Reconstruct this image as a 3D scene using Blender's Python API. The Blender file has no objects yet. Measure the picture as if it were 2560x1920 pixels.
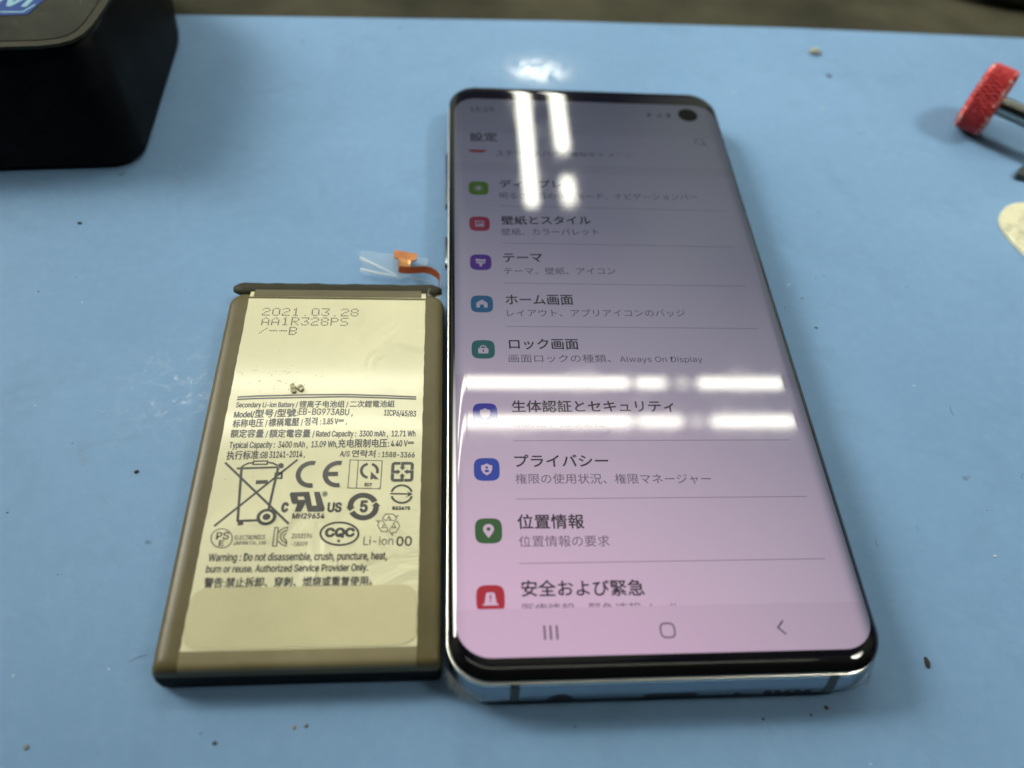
import bpy, bmesh, math, random, os
from mathutils import Vector, Matrix

# ---------------------------------------------------------------- camera, light, exposure
sc = bpy.context.scene
COL = sc.collection
S = 0.001                                   # all measures below are millimetres
cam_d = bpy.data.cameras.new('camera')
cam = bpy.data.objects.new('camera', cam_d)
COL.objects.link(cam)
sc.camera = cam
cam_d.sensor_fit = 'HORIZONTAL'
cam_d.sensor_width = 36.0
cam_d.lens = 27.4010
cam_d.clip_start = 0.002
cam_d.clip_end = 20.0
cam.matrix_world = Matrix([[0.9966684, -0.0030234, -0.0815042, 0.0002858], [-0.0443086, 0.8189152, -0.5722016, -0.0303501], [0.068475, 0.5739066, 0.8160529, 0.1308205], [0.0, 0.0, 0.0, 1.0]])
cam_d.dof.use_dof = True
cam_d.dof.focus_distance = 0.149
cam_d.dof.aperture_fstop = 9.8
sc.view_settings.view_transform = 'Standard'
sc.view_settings.look = 'None'
sc.view_settings.exposure = 0.18
sc.view_settings.gamma = 1.0
sc.view_settings.use_curve_mapping = False
sc.cycles.use_denoising = True
sc.cycles.max_bounces = 8
sc.cycles.transparent_max_bounces = 12
sc.cycles.caustics_reflective = False
sc.cycles.caustics_refractive = False
sc.cycles.sample_clamp_indirect = 6.0

world = bpy.data.worlds.new('World')
sc.world = world
world.use_nodes = True
wn = world.node_tree.nodes
wl = world.node_tree.links
wn.clear()
wo = wn.new('ShaderNodeOutputWorld')
wb = wn.new('ShaderNodeBackground')
wtc = wn.new('ShaderNodeTexCoord')
wnz = wn.new('ShaderNodeTexNoise')
wnz.inputs['Scale'].default_value = 2.6
wnz.inputs['Detail'].default_value = 2.0
wrp = wn.new('ShaderNodeValToRGB')
wrp.color_ramp.elements[0].position = 0.42
wrp.color_ramp.elements[0].color = (0.10, 0.10, 0.22, 1)
wrp.color_ramp.elements[1].position = 0.58
wrp.color_ramp.elements[1].color = (0.80, 0.86, 0.72, 1)
wmp = wn.new('ShaderNodeMapping')
wmp.inputs['Scale'].default_value = (1.0, 1.0, 0.25)       # upright bands: walls, posts, shelves
wl.new(wtc.outputs['Generated'], wmp.inputs['Vector'])
wl.new(wmp.outputs['Vector'], wnz.inputs['Vector'])
wl.new(wnz.outputs['Fac'], wrp.inputs['Fac'])
# the room behind the photographer is darker than the lit room ahead
wsx = wn.new('ShaderNodeSeparateXYZ')
wmr = wn.new('ShaderNodeMapRange')
wmr.inputs['From Min'].default_value = -0.3
wmr.inputs['From Max'].default_value = 0.6
wmr.inputs['To Min'].default_value = 0.06
wmr.inputs['To Max'].default_value = 1.6
wl.new(wtc.outputs['Generated'], wsx.inputs['Vector'])
wl.new(wsx.outputs['Y'], wmr.inputs['Value'])
wmx = wn.new('ShaderNodeMix')
wmx.data_type = 'RGBA'
wmx.blend_type = 'MULTIPLY'
wmx.inputs[0].default_value = 1.0
wl.new(wrp.outputs['Color'], wmx.inputs[6])
wl.new(wmr.outputs['Result'], wmx.inputs[7])
wl.new(wmx.outputs[2], wb.inputs['Color'])
wb.inputs['Strength'].default_value = 0.34
wl.new(wb.outputs['Background'], wo.inputs['Surface'])

LAMP_Z = 1801.8
LAMP_COL = (1.0, 0.98, 0.82)
LAMP_L = 34.0                              # radiance of a fluorescent tube
def tube(x0, y0, x1, y1, width=29.0, k=1.0):
    """one straight fluorescent tube under the ceiling"""
    L = math.hypot(x1 - x0, y1 - y0)
    d = bpy.data.lights.new('fluorescent_tube', 'AREA')
    d.shape = 'RECTANGLE'
    d.size = L * S
    d.size_y = width * S
    d.energy = LAMP_L * k * math.pi * L * S * width * S
    d.color = LAMP_COL
    o = bpy.data.objects.new('fluorescent_tube', d)
    COL.objects.link(o)
    o.location = ((x0 + x1) / 2 * S, (y0 + y1) / 2 * S, LAMP_Z * S)
    o.rotation_euler = (0, 0, math.atan2(y1 - y0, x1 - x0))
for y, segs in ((1317, ((-1150, -60, 1), (-30, 549, 1), (570, 665, .9), (695, 737, .35), (765, 1035, 1))),
                (1178, ((-1150, -60, 1), (-30, 541, 1), (557, 692, .9), (716, 757, .3), (781, 1040, 1)))):
    for a, b, k in segs:
        tube(a, y, b, y, k=k)
for y in (-160, -30):
    tube(-900, y, 900, y, 12, k=0.3)
tube(299, 2095, 299, 3300, 38)
tube(437, 2110, 437, 2250, 38)
tube(437, 2400, 437, 3300, 38)
# two fill lights added out of the frame to brighten the mat's far end
for k, (bx, by, bz) in enumerate(((0.85, 0.05, 1.15), (-0.75, 0.52, 0.58))):
    bd = bpy.data.lights.new('added_fill_light', 'AREA')
    bd.shape = 'DISK'
    bd.size = (0.3, 0.5)[k]
    bd.energy = (0.22, 0.74)[k]
    bd.color = (1.0, 0.98, 0.88)
    bd.spread = math.radians((26.0, 36.0)[k])     # narrow beam, so the mat dims towards the near edge
    bl = bpy.data.objects.new('added_fill_light', bd)
    COL.objects.link(bl)
    bl.location = (bx, by, bz)
    bl.rotation_euler = (Vector(((0.17, 0.20, 0), (-0.02, 0.19, 0))[k]) - Vector(bl.location)).to_track_quat('-Z', 'Y').to_euler()

# ---------------------------------------------------------------- measured outlines (mm)
MAT_A = (0.142, 0.268, 0.438)
MAT_B = (0.19, 0.337, 0.54)
MAT_ROUGH = 0.7
LAB_A = (0.58, 0.56, 0.355)
LAB_B = (0.68, 0.655, 0.425)
KAX = (0.75, -0.66)
KCX = 148.2
KCY = 151.4
KR = 9.2
KH = 3.9
DATA = {
  'titles': [['安全および緊急', 12.12, 13.1, 32.14, 12.88, 2.68, 0.052], ['位置情報', 12.06, 24.79, 23.4, 24.71, 2.66, 0.052], ['プライバシー', 12.1, 36.68, 28.96, 36.64, 2.46, 0.052], ['生体認証とセキュリティ', 12.13, 48.21, 42.98, 48.29, 2.63, 0.052], ['ロック画面', 12.25, 62.95, 26.06, 63.06, 2.62, 0.052], ['ホーム画面', 12.05, 74.44, 26.03, 74.65, 2.68, 0.052], ['テーマ', 12.01, 86.44, 20.43, 86.7, 2.48, 0.052], ['壁紙とスタイル', 12.02, 97.9, 32.19, 98.46, 2.73, 0.052], ['ディスプレイ', 12.07, 110.05, 29.52, 110.56, 2.65, 0.052]],
  'subs': [['位置情報の要求', 12.12, 21.54, 27.43, 21.41, 2.03, 0], ['権限の使用状況、権限マネージャー', 12.07, 33.3, 47.17, 33.01, 2.03, 0], ['顔認証、指紋認証', 12.11, 44.93, 29.35, 44.9, 1.97, 0], ['画面ロックの種類、Always On Display', 12.0, 59.54, 50.67, 59.7, 2.16, 0], ['レイアウト、アプリアイコンのバッジ', 12.16, 71.28, 49.33, 71.77, 1.96, 0], ['テーマ、壁紙、アイコン', 12.02, 82.84, 36.01, 83.3, 2.08, 0], ['壁紙、カラーパレット', 11.9, 94.54, 33.64, 95.11, 2.13, 0], ['明るさ、目の保護モード、ナビゲーションバー', 11.87, 106.27, 58.39, 107.3, 2.15, 0], ['ステータスバー、通知をミュート', 11.59, 121.06, 44.83, 122.32, 2.47, 0], ['医療情報、緊急速報メール', 12.08, 9.81, 37.63, 9.5, 2.16, 0]],
  'header': [['設定', 5.44, 126.46, 12.13, 126.76, 3.32, 0.05], ['15:15', 5.6, 138.09, 11.54, 138.39, 1.95, 0.0]],
  'label_text': [['Secondary Li-ion Battery / 锂离子电池组 / 二次鋰電池組', -39.0, 50.89, -9.87, 51.09, 1.7, 0.052], ['Model/型号/型號:', -39.01, 48.74, -27.54, 49.13, 1.8, 0.07], ['EB-BG973ABU ,', -27.41, 49.26, -17.51, 49.12, 1.73, 0.052], ['1ICP6/45/83', -11.73, 49.23, -5.8, 48.94, 1.5, 0.052], ['标称电压 / 標稱電壓 / 정격 : 3.85 V⎓ ,', -38.97, 46.62, -18.42, 47.28, 1.9, 0.052], ['额定容量 / 額定電容量 / Rated Capacity :  3300 mAh ,  12.71 Wh', -39.03, 44.46, -5.76, 44.48, 1.91, 0.052], ['Typical Capacity :  3400 mAh ,  13.09 Wh,充电限制电压: 4.40 V⎓', -38.85, 42.08, -5.99, 42.35, 2.0, 0.052], ['执行标准:GB 31241-2014 ,', -38.95, 39.87, -25.33, 40.28, 1.96, 0.052], ['A/S 연락처 : 1588-3366', -19.13, 40.5, -5.79, 40.18, 1.52, 0.052], ['Warning : Do not disassemble, crush, puncture, heat,', -38.79, 20.68, -9.83, 20.55, 1.74, 0.052], ['burn or reuse. Authorized Service Provider Only.', -38.82, 18.78, -12.85, 18.66, 1.57, 0.052], ['警告:禁止拆卸、穿刺、燃烧或重复使用。', -38.75, 16.57, -12.03, 16.4, 1.69, 0.05], ['ICT', -14.39, 34.64, -13.08, 34.57, 0.57, 0.07], ['R33475', -9.29, 30.0, -6.3, 29.96, 0.6, 0.07], ['5', -14.77, 29.67, -13.68, 29.66, 2.05, 0.17], ['c', -28.09, 29.83, -27.16, 29.82, 1.67, 0.17], ['US', -20.32, 29.74, -18.11, 29.71, 1.7, 0.13], ['R', -21.28, 32.9, -20.85, 32.89, 0.53, 0.05], ['MH29634', -26.14, 28.51, -20.8, 28.5, 0.97, 0.07], ['PS', -38.19, 24.87, -36.18, 24.9, 1.3, 0.05], ['E', -37.58, 23.73, -36.83, 23.72, 0.98, 0.05], ['ELECTRONICS', -35.17, 24.78, -30.22, 24.81, 0.78, 0.02], ['JAPAN Co., Ltd', -35.19, 23.7, -30.04, 23.78, 0.82, 0.02], ['ZU10196', -25.87, 24.91, -22.53, 24.91, 0.83, 0.02], ['-18009', -25.8, 23.51, -23.1, 23.52, 0.77, 0.02], ['CQC', -20.28, 25.04, -15.57, 25.02, 1.58, 0.17], ['Li-ion', -13.88, 23.49, -8.91, 23.46, 1.56, 0.0], ['00', -8.33, 23.3, -5.81, 23.31, 1.68, 0.07]],
  'label_strokes': [[0.36, 0, [[-39.04, 53.49], [-35.72, 53.72], [-26.89, 54.02], [-19.45, 54.12], [-11.91, 53.87], [-5.81, 53.58]]], [0.36, 0, [[-39.07, 52.95], [-35.65, 53.18], [-26.83, 53.44], [-19.41, 53.62], [-11.89, 53.36], [-5.8, 53.1]]], [0.413, 0, [[-39.06, 39.5], [-26.61, 27.55]]], [0.413, 0, [[-26.54, 40.01], [-38.88, 27.28]]], [0.413, 0, [[-36.88, 38.29], [-29.75, 38.48]]], [0.459, 0, [[-36.05, 38.31], [-35.15, 28.03]]], [0.413, 0, [[-35.27, 28.19], [-31.75, 28.29]]], [0.459, 0, [[-29.72, 38.39], [-30.32, 30.23]]], [0.344, 0, [[-36.14, 38.49], [-35.72, 38.89], [-35.08, 39.3], [-34.2, 39.43]]], [0.344, 0, [[-31.74, 39.49], [-30.76, 39.33], [-29.84, 38.82]]], [0.299, 1, [[-34.14, 39.74], [-31.78, 39.77], [-31.74, 39.1], [-34.15, 39.08]]], [0.746, 0, [[-33.2, 35.54], [-31.16, 35.6]]], [0.344, 1, [[-30.04, 37.23], [-28.96, 37.4], [-28.88, 36.3], [-29.97, 36.28]]], [0.919, 0, [[-34.69, 28.13], [-34.6, 27.39]]], [0.149, 1, [[-17.24, 39.9], [-11.52, 39.69], [-11.58, 34.05], [-17.23, 34.27]]], [0.149, 0, [[-15.78, 39.83], [-15.74, 34.25]]], [0.172, 1, [[-28.83, 26.91], [-28.28, 26.87], [-28.23, 25.93], [-28.12, 23.54], [-28.78, 23.55]]], [0.172, 0, [[-28.18, 25.93], [-28.03, 26.09], [-27.93, 26.26], [-27.81, 26.42], [-27.67, 26.56], [-27.51, 26.68], [-27.34, 26.78], [-27.14, 26.85], [-26.94, 26.89], [-26.73, 26.91], [-26.74, 26.23], [-26.74, 26.3], [-26.91, 26.28], [-27.07, 26.24], [-27.22, 26.17], [-27.36, 26.08], [-27.47, 25.97], [-27.57, 25.84], [-27.64, 25.7], [-27.68, 25.54], [-27.7, 25.38], [-27.69, 25.21], [-27.66, 25.05], [-27.6, 24.88], [-27.52, 24.72], [-27.41, 24.58], [-27.29, 24.45], [-27.14, 24.34], [-26.99, 24.24], [-26.82, 24.17], [-26.65, 24.13], [-26.48, 24.11], [-26.72, 24.45], [-26.71, 24.76], [-26.69, 24.56], [-26.8, 24.6], [-26.9, 24.67], [-26.99, 24.75], [-27.07, 24.85], [-27.13, 24.97], [-27.17, 25.09], [-27.19, 25.21], [-27.19, 25.34], [-27.17, 25.46], [-27.12, 25.56], [-27.06, 25.66], [-26.98, 25.73], [-26.89, 25.79], [-26.79, 25.82]]], [0.172, 0, [[-28.18, 24.37], [-27.84, 24.32], [-27.71, 24.16], [-27.56, 24.02], [-27.41, 23.89], [-27.24, 23.79], [-27.07, 23.7], [-26.89, 23.64], [-26.71, 23.59], [-26.53, 23.57], [-26.68, 24.14]]], [0.172, 1, [[-35.56, 25.04], [-35.61, 25.27], [-35.69, 25.49], [-35.8, 25.7], [-35.93, 25.91], [-36.09, 26.1], [-36.26, 26.27], [-36.46, 26.42], [-36.67, 26.55], [-36.89, 26.65], [-37.11, 26.73], [-37.34, 26.77], [-37.57, 26.79], [-37.8, 26.78], [-38.01, 26.74], [-38.21, 26.67], [-38.4, 26.57], [-38.57, 26.45], [-38.71, 26.3], [-38.83, 26.13], [-38.93, 25.95], [-38.99, 25.75], [-39.03, 25.53], [-39.03, 25.31], [-39.01, 25.09], [-38.96, 24.87], [-38.88, 24.65], [-38.77, 24.44], [-38.63, 24.24], [-38.48, 24.05], [-38.3, 23.88], [-38.11, 23.73], [-37.9, 23.61], [-37.69, 23.51], [-37.46, 23.43], [-37.23, 23.39], [-37.01, 23.37], [-36.79, 23.38], [-36.58, 23.42], [-36.37, 23.49], [-36.19, 23.58], [-36.02, 23.7], [-35.88, 23.85], [-35.76, 24.01], [-35.66, 24.19], [-35.59, 24.39], [-35.55, 24.6], [-35.54, 24.82]]], [0.367, 1, [[-14.81, 25.59], [-14.84, 25.82], [-14.92, 26.05], [-15.03, 26.28], [-15.18, 26.49], [-15.37, 26.7], [-15.59, 26.89], [-15.84, 27.07], [-16.12, 27.23], [-16.42, 27.37], [-16.74, 27.49], [-17.08, 27.58], [-17.43, 27.65], [-17.79, 27.69], [-18.15, 27.71], [-18.5, 27.7], [-18.85, 27.67], [-19.19, 27.61], [-19.52, 27.52], [-19.82, 27.41], [-20.1, 27.28], [-20.35, 27.13], [-20.57, 26.96], [-20.76, 26.77], [-20.91, 26.57], [-21.03, 26.36], [-21.11, 26.14], [-21.14, 25.91], [-21.14, 25.68], [-21.1, 25.45], [-21.02, 25.22], [-20.9, 25.0], [-20.75, 24.79], [-20.56, 24.58], [-20.34, 24.39], [-20.09, 24.22], [-19.81, 24.07], [-19.51, 23.93], [-19.19, 23.82], [-18.86, 23.72], [-18.52, 23.66], [-18.17, 23.61], [-17.81, 23.6], [-17.46, 23.6], [-17.12, 23.64], [-16.78, 23.69], [-16.46, 23.78], [-16.16, 23.88], [-15.89, 24.01], [-15.63, 24.16], [-15.41, 24.32], [-15.22, 24.51], [-15.06, 24.71], [-14.94, 24.92], [-14.85, 25.14], [-14.81, 25.36]]], [0.103, 1, [[-20.66, 33.17], [-20.68, 33.27], [-20.72, 33.37], [-20.78, 33.46], [-20.86, 33.54], [-20.95, 33.6], [-21.05, 33.63], [-21.15, 33.65], [-21.25, 33.64], [-21.34, 33.6], [-21.42, 33.55], [-21.48, 33.47], [-21.53, 33.38], [-21.55, 33.28], [-21.55, 33.18], [-21.53, 33.07], [-21.49, 32.97], [-21.43, 32.88], [-21.35, 32.81], [-21.26, 32.75], [-21.16, 32.72], [-21.06, 32.7], [-20.97, 32.71], [-20.87, 32.75], [-20.79, 32.8], [-20.73, 32.88], [-20.69, 32.97], [-20.66, 33.06]]], [0.459, 0, [[-18.23, 24.33], [-17.77, 24.32]]], [0.528, 0, [[-14.06, 39.04], [-14.22, 39.0], [-14.37, 38.94], [-14.51, 38.87], [-14.63, 38.78], [-14.75, 38.67], [-14.85, 38.56], [-14.94, 38.43], [-15.01, 38.29], [-15.06, 38.14], [-15.1, 37.99], [-15.11, 37.83], [-15.11, 37.67], [-15.09, 37.51], [-15.05, 37.36], [-15.0, 37.2], [-14.93, 37.06], [-14.84, 36.92], [-14.74, 36.79], [-14.62, 36.67], [-14.49, 36.57], [-14.36, 36.48], [-14.21, 36.4], [-14.06, 36.34], [-13.9, 36.3]]], [0.528, 0, [[-13.34, 39.01], [-13.2, 38.96], [-13.06, 38.89], [-12.93, 38.81], [-12.81, 38.72], [-12.7, 38.62], [-12.59, 38.51], [-12.5, 38.39], [-12.42, 38.26], [-12.36, 38.12], [-12.31, 37.98], [-12.28, 37.84], [-12.26, 37.69], [-12.25, 37.55], [-12.26, 37.4], [-12.29, 37.26], [-12.33, 37.13]]], [0.39, 0, [[-6.08, 33.39], [-6.13, 33.54], [-6.19, 33.68], [-6.27, 33.82], [-6.35, 33.95], [-6.45, 34.07], [-6.56, 34.19], [-6.68, 34.29], [-6.81, 34.39], [-6.95, 34.47], [-7.09, 34.55], [-7.24, 34.61], [-7.39, 34.66], [-7.55, 34.69], [-7.71, 34.71], [-7.87, 34.72], [-8.03, 34.72], [-8.19, 34.7], [-8.34, 34.66], [-8.49, 34.62], [-8.64, 34.56], [-8.78, 34.49], [-8.91, 34.41], [-9.03, 34.31], [-9.14, 34.21], [-9.24, 34.1], [-9.33, 33.98], [-9.41, 33.85], [-9.48, 33.71], [-9.53, 33.57], [-9.57, 33.42]]], [0.39, 0, [[-9.53, 32.59], [-9.48, 32.45], [-9.41, 32.31], [-9.34, 32.17], [-9.25, 32.04], [-9.15, 31.92], [-9.04, 31.81], [-8.92, 31.71], [-8.79, 31.61], [-8.66, 31.53], [-8.51, 31.46], [-8.37, 31.4], [-8.22, 31.35], [-8.06, 31.32], [-7.9, 31.29], [-7.75, 31.29], [-7.59, 31.29], [-7.43, 31.31], [-7.28, 31.34], [-7.13, 31.39], [-6.99, 31.44], [-6.85, 31.51], [-6.72, 31.59], [-6.6, 31.68], [-6.49, 31.78], [-6.39, 31.89], [-6.29, 32.01], [-6.21, 32.14], [-6.15, 32.28], [-6.09, 32.42], [-6.05, 32.56]]], [0.299, 0, [[-9.83, 33.1], [-6.4, 33.0]]], [0.987, 0, [[-12.39, 31.55], [-12.48, 31.71], [-12.59, 31.86], [-12.71, 32.01], [-12.84, 32.14], [-12.97, 32.27], [-13.12, 32.38], [-13.28, 32.49], [-13.44, 32.58], [-13.62, 32.66], [-13.79, 32.72], [-13.97, 32.77], [-14.15, 32.8], [-14.34, 32.82], [-14.52, 32.83], [-14.7, 32.82], [-14.88, 32.8], [-15.05, 32.76], [-15.23, 32.71], [-15.39, 32.64], [-15.55, 32.56], [-15.69, 32.46], [-15.83, 32.36], [-15.96, 32.24], [-16.08, 32.11], [-16.19, 31.98], [-16.28, 31.83], [-16.36, 31.68], [-16.42, 31.52], [-16.47, 31.35], [-16.51, 31.18], [-16.53, 31.0], [-16.54, 30.83], [-16.53, 30.65], [-16.51, 30.47], [-16.47, 30.3], [-16.42, 30.13]]], [0.987, 0, [[-16.2, 29.67], [-16.11, 29.53], [-16.0, 29.39], [-15.89, 29.26], [-15.76, 29.14], [-15.63, 29.03], [-15.49, 28.93], [-15.34, 28.84], [-15.18, 28.76], [-15.03, 28.69], [-14.86, 28.63], [-14.7, 28.59], [-14.53, 28.55], [-14.36, 28.53], [-14.19, 28.53], [-14.02, 28.53], [-13.86, 28.55], [-13.69, 28.58], [-13.53, 28.62], [-13.38, 28.68], [-13.23, 28.74], [-13.08, 28.82], [-12.95, 28.91], [-12.82, 29.01], [-12.7, 29.12], [-12.59, 29.24], [-12.49, 29.37], [-12.4, 29.5], [-12.33, 29.64], [-12.26, 29.79], [-12.21, 29.95], [-12.17, 30.11], [-12.14, 30.27], [-12.13, 30.43], [-12.13, 30.6], [-12.14, 30.77], [-12.17, 30.93]]], [0.138, 1, [[-10.94, 28.32], [-10.39, 29.19], [-9.11, 29.17], [-8.69, 28.66], [-8.26, 28.94], [-8.79, 27.94], [-9.84, 27.99], [-9.51, 28.2], [-9.83, 28.74], [-10.21, 27.94]]], [0.138, 1, [[-8.4, 27.83], [-7.92, 26.88], [-8.51, 25.77], [-9.13, 25.68], [-9.09, 25.16], [-9.69, 26.15], [-9.18, 27.05], [-9.15, 26.64], [-8.55, 26.62], [-9.06, 27.4]]], [0.138, 1, [[-9.96, 25.87], [-10.98, 25.97], [-11.67, 27.1], [-11.47, 27.69], [-11.95, 27.95], [-10.82, 27.93], [-10.27, 26.98], [-10.64, 27.18], [-10.92, 26.66], [-10.03, 26.68]]]],
  'label_fills': [[[-28.78, 38.79], [-28.83, 38.96], [-28.92, 39.11], [-29.04, 39.23], [-29.19, 39.31], [-29.35, 39.33], [-29.5, 39.31], [-29.63, 39.23], [-29.73, 39.11], [-29.78, 38.96], [-29.79, 38.8], [-29.74, 38.63], [-29.65, 38.48], [-29.53, 38.36], [-29.38, 38.28], [-29.22, 38.26], [-29.07, 38.28], [-28.94, 38.36], [-28.84, 38.47], [-28.79, 38.62]], [[-13.4, 37.54], [-11.88, 35.9], [-12.75, 35.98], [-12.9, 36.24], [-13.05, 35.95], [-13.43, 35.95]], [[-5.84, 32.97], [-7.02, 33.61], [-6.5, 33.04], [-7.13, 32.25]], [[-17.27, 30.63], [-15.72, 30.62], [-16.55, 29.8]], [[-12.9, 30.75], [-11.36, 30.74], [-12.15, 31.52]], [[-27.11, 33.12], [-26.96, 33.51], [-23.82, 33.57], [-23.6, 32.81], [-24.64, 32.65], [-25.73, 32.66], [-25.52, 32.07], [-24.33, 32.06], [-24.29, 31.21], [-24.82, 29.78], [-25.89, 29.77], [-25.62, 31.25], [-26.36, 31.28], [-26.62, 31.62]], [[-24.64, 32.65], [-23.6, 32.81], [-23.07, 30.92], [-22.27, 30.93], [-23.03, 33.56], [-22.01, 33.55], [-20.87, 30.4], [-20.89, 29.96], [-21.16, 29.74], [-23.68, 29.76], [-24.18, 31.2], [-24.41, 32.01]]],
  'bin_wheel': [[-30.48, 28.88], 1.66, 1.06, 0.67],
  'square_arrows': [[-7.85, 37.42], 2.08],
  'ce': [-26.52, -23.25, 39.75, 34.39, -21.83, -18.6],
  'dots': [['2021.03.28', -37.31, 73.41, -18.15, 2.14], ['AA1R328PS', -37.15, 70.9, -20.06, 2.2], ['/--B', -37.25, 68.47, -30.0, 2.13]],
  'flex': {'head': [[-12.0, 96.88], [-6.76, 95.73], [-6.97, 93.75], [-8.26, 93.63], [-10.92, 94.11], [-12.04, 94.53]], 'stem': [[-10.92, 94.11], [-8.19, 93.63], [-8.27, 89.93], [-10.96, 90.13]], 'cable': [[-10.69, 89.88], [-8.77, 89.45], [-6.85, 89.43], [-4.94, 89.52], [-3.65, 89.15], [-2.36, 88.3], [-1.72, 87.54]], 'tape': [[-20.26, 98.15], [-16.06, 97.34], [-12.12, 96.52], [-6.75, 95.55], [-4.53, 95.24], [-4.07, 91.32], [-7.76, 89.85], [-10.9, 88.66], [-14.91, 90.23], [-19.0, 90.84], [-19.4, 94.91]]},
}

# ---------------------------------------------------------------- helpers
ZM = 1.8                                    # data were measured with the mat at -1.8
class MB:
    """collects faces (mm) and links them as ONE mesh object"""
    def __init__(s): s.v = []; s.f = []; s.m = []
    def add(s, verts, faces, mi=0):
        o = len(s.v)
        s.v += [tuple(v) for v in verts]
        for f in faces: s.f.append([i + o for i in f]); s.m.append(mi)
    def build(s, name, mats, parent=None, smooth=False, origin=None, angle=None):
        if not isinstance(mats, (list, tuple)): mats = [mats]
        loc = Vector(parent.get('_o', (0, 0, 0))) if parent else Vector(origin or (0, 0, 0))
        me = bpy.data.meshes.new(name)
        me.from_pydata([((x - loc.x) * S, (y - loc.y) * S, (z - loc.z) * S) for x, y, z in s.v], [], s.f)
        for m in mats: me.materials.append(m)
        for p, i in zip(me.polygons, s.m): p.material_index = i; p.use_smooth = smooth
        me.update()
        if smooth and angle: me.set_sharp_from_angle(angle=math.radians(angle))
        o = bpy.data.objects.new(name, me)
        COL.objects.link(o)
        if parent:
            o.parent = parent; o['_o'] = tuple(loc)
        else:
            o.location = loc * S; o['_o'] = tuple(loc)
        return o
def thing(name, label, cat, loc=(0, 0, 0), group=None):
    o = bpy.data.objects.new(name, None)
    COL.objects.link(o)
    o.location = Vector(loc) * S
    o['_o'] = tuple(float(c) for c in loc)
    return tag(o, label, cat, group)
def tag(o, label, cat, group=None):
    o['label'] = label; o['category'] = cat
    if group: o['group'] = group
    return o
def rrect(x0, y0, x1, y1, r, n=8):
    """rounded rectangle outline, counter-clockwise, r a number or 4 radii (bl, br, tr, tl)"""
    if not isinstance(r, (list, tuple)): r = (r,) * 4
    P = []
    for (cx, cy, a, q) in ((x0 + r[0], y0 + r[0], 180, r[0]), (x1 - r[1], y0 + r[1], 270, r[1]), (x1 - r[2], y1 - r[2], 0, r[2]), (x0 + r[3], y1 - r[3], 90, r[3])):
        for i in range(n + 1):
            t = math.radians(a + 90 * i / n)
            P.append((cx + q * math.cos(t), cy + q * math.sin(t)))
    return P
def loft(mb, rings, mi=0, cap0=False, cap1=True):
    n = len(rings[0])
    V = [p for r in rings for p in r]
    F = []
    for k in range(len(rings) - 1):
        for i in range(n):
            j = (i + 1) % n
            F.append([k * n + i, k * n + j, (k + 1) * n + j, (k + 1) * n + i])
    if cap0: F.append(list(range(n))[::-1])
    if cap1: F.append([(len(rings) - 1) * n + i for i in range(n)])
    mb.add(V, F, mi)
def tube_mesh(mb, pts, rad, n=16, mi=0, sx=1.0):
    rings = []
    for i, p in enumerate(pts):
        p = Vector(p)
        a = Vector(pts[max(i - 1, 0)]); b = Vector(pts[min(i + 1, len(pts) - 1)])
        t = (b - a).normalized()
        u = t.cross(Vector((0, 0, 1)))
        if u.length < 1e-4: u = Vector((1, 0, 0))
        u.normalize(); w = u.cross(t)
        r = rad[i] if isinstance(rad, (list, tuple)) else rad
        rings.append([tuple(p + u * r * sx * math.cos(2 * math.pi * k / n) + w * r * math.sin(2 * math.pi * k / n)) for k in range(n)])
    loft(mb, rings, mi, True, True)
def ribbon(mb, pts, w, closed, z, mi=0):
    """flat printed stroke with mitred corners"""
    P = [Vector((p[0], p[1])) for p in pts]
    n = len(P); L = []; R = []
    for i in range(n):
        a = P[(i - 1) % n] if (closed or i > 0) else None
        b = P[(i + 1) % n] if (closed or i < n - 1) else None
        d1 = (P[i] - a).normalized() if a is not None else None
        d2 = (b - P[i]).normalized() if b is not None else None
        if d1 is None: d1 = d2
        if d2 is None: d2 = d1
        t = (d1 + d2)
        t = t.normalized() if t.length > 1e-5 else d1
        nn = Vector((-t.y, t.x))
        c = max(0.45, nn.dot(Vector((-d1.y, d1.x))))
        L.append(P[i] + nn * (w / 2 / c)); R.append(P[i] - nn * (w / 2 / c))
    V = [(p.x, p.y, z) for p in L] + [(p.x, p.y, z) for p in R]
    F = [[i, n + i, n + (i + 1) % n, (i + 1) % n] for i in range(n if closed else n - 1)]
    mb.add(V, F, mi)
def poly(mb, pts, z, mi=0):
    """any simple polygon, triangulated"""
    from mathutils.geometry import tessellate_polygon
    V = [Vector((p[0], p[1], 0)) for p in pts]
    tris = tessellate_polygon([V])
    F = []
    for t in tris:
        a, b, c = (V[i] for i in t)
        F.append(list(t) if (b - a).cross(c - a).z > 0 else list(t)[::-1])
    mb.add([(p[0], p[1], z) for p in pts], F, mi)
def disc(mb, c, r, z, n=24, mi=0, ry=None):
    ry = ry or r
    poly(mb, [(c[0] + r * math.cos(2 * math.pi * i / n), c[1] + ry * math.sin(2 * math.pi * i / n)) for i in range(n)], z, mi)
def annulus(mb, c, r0, r1, z, n=36, mi=0, a0=0, a1=360, ry=1.0):
    V = []; F = []
    for i in range(n + 1):
        t = math.radians(a0 + (a1 - a0) * i / n)
        V += [(c[0] + r0 * math.cos(t), c[1] + ry * r0 * math.sin(t), z), (c[0] + r1 * math.cos(t), c[1] + ry * r1 * math.sin(t), z)]
    for i in range(n): F.append([2 * i, 2 * i + 1, 2 * i + 3, 2 * i + 2])
    mb.add(V, F, mi)

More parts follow.
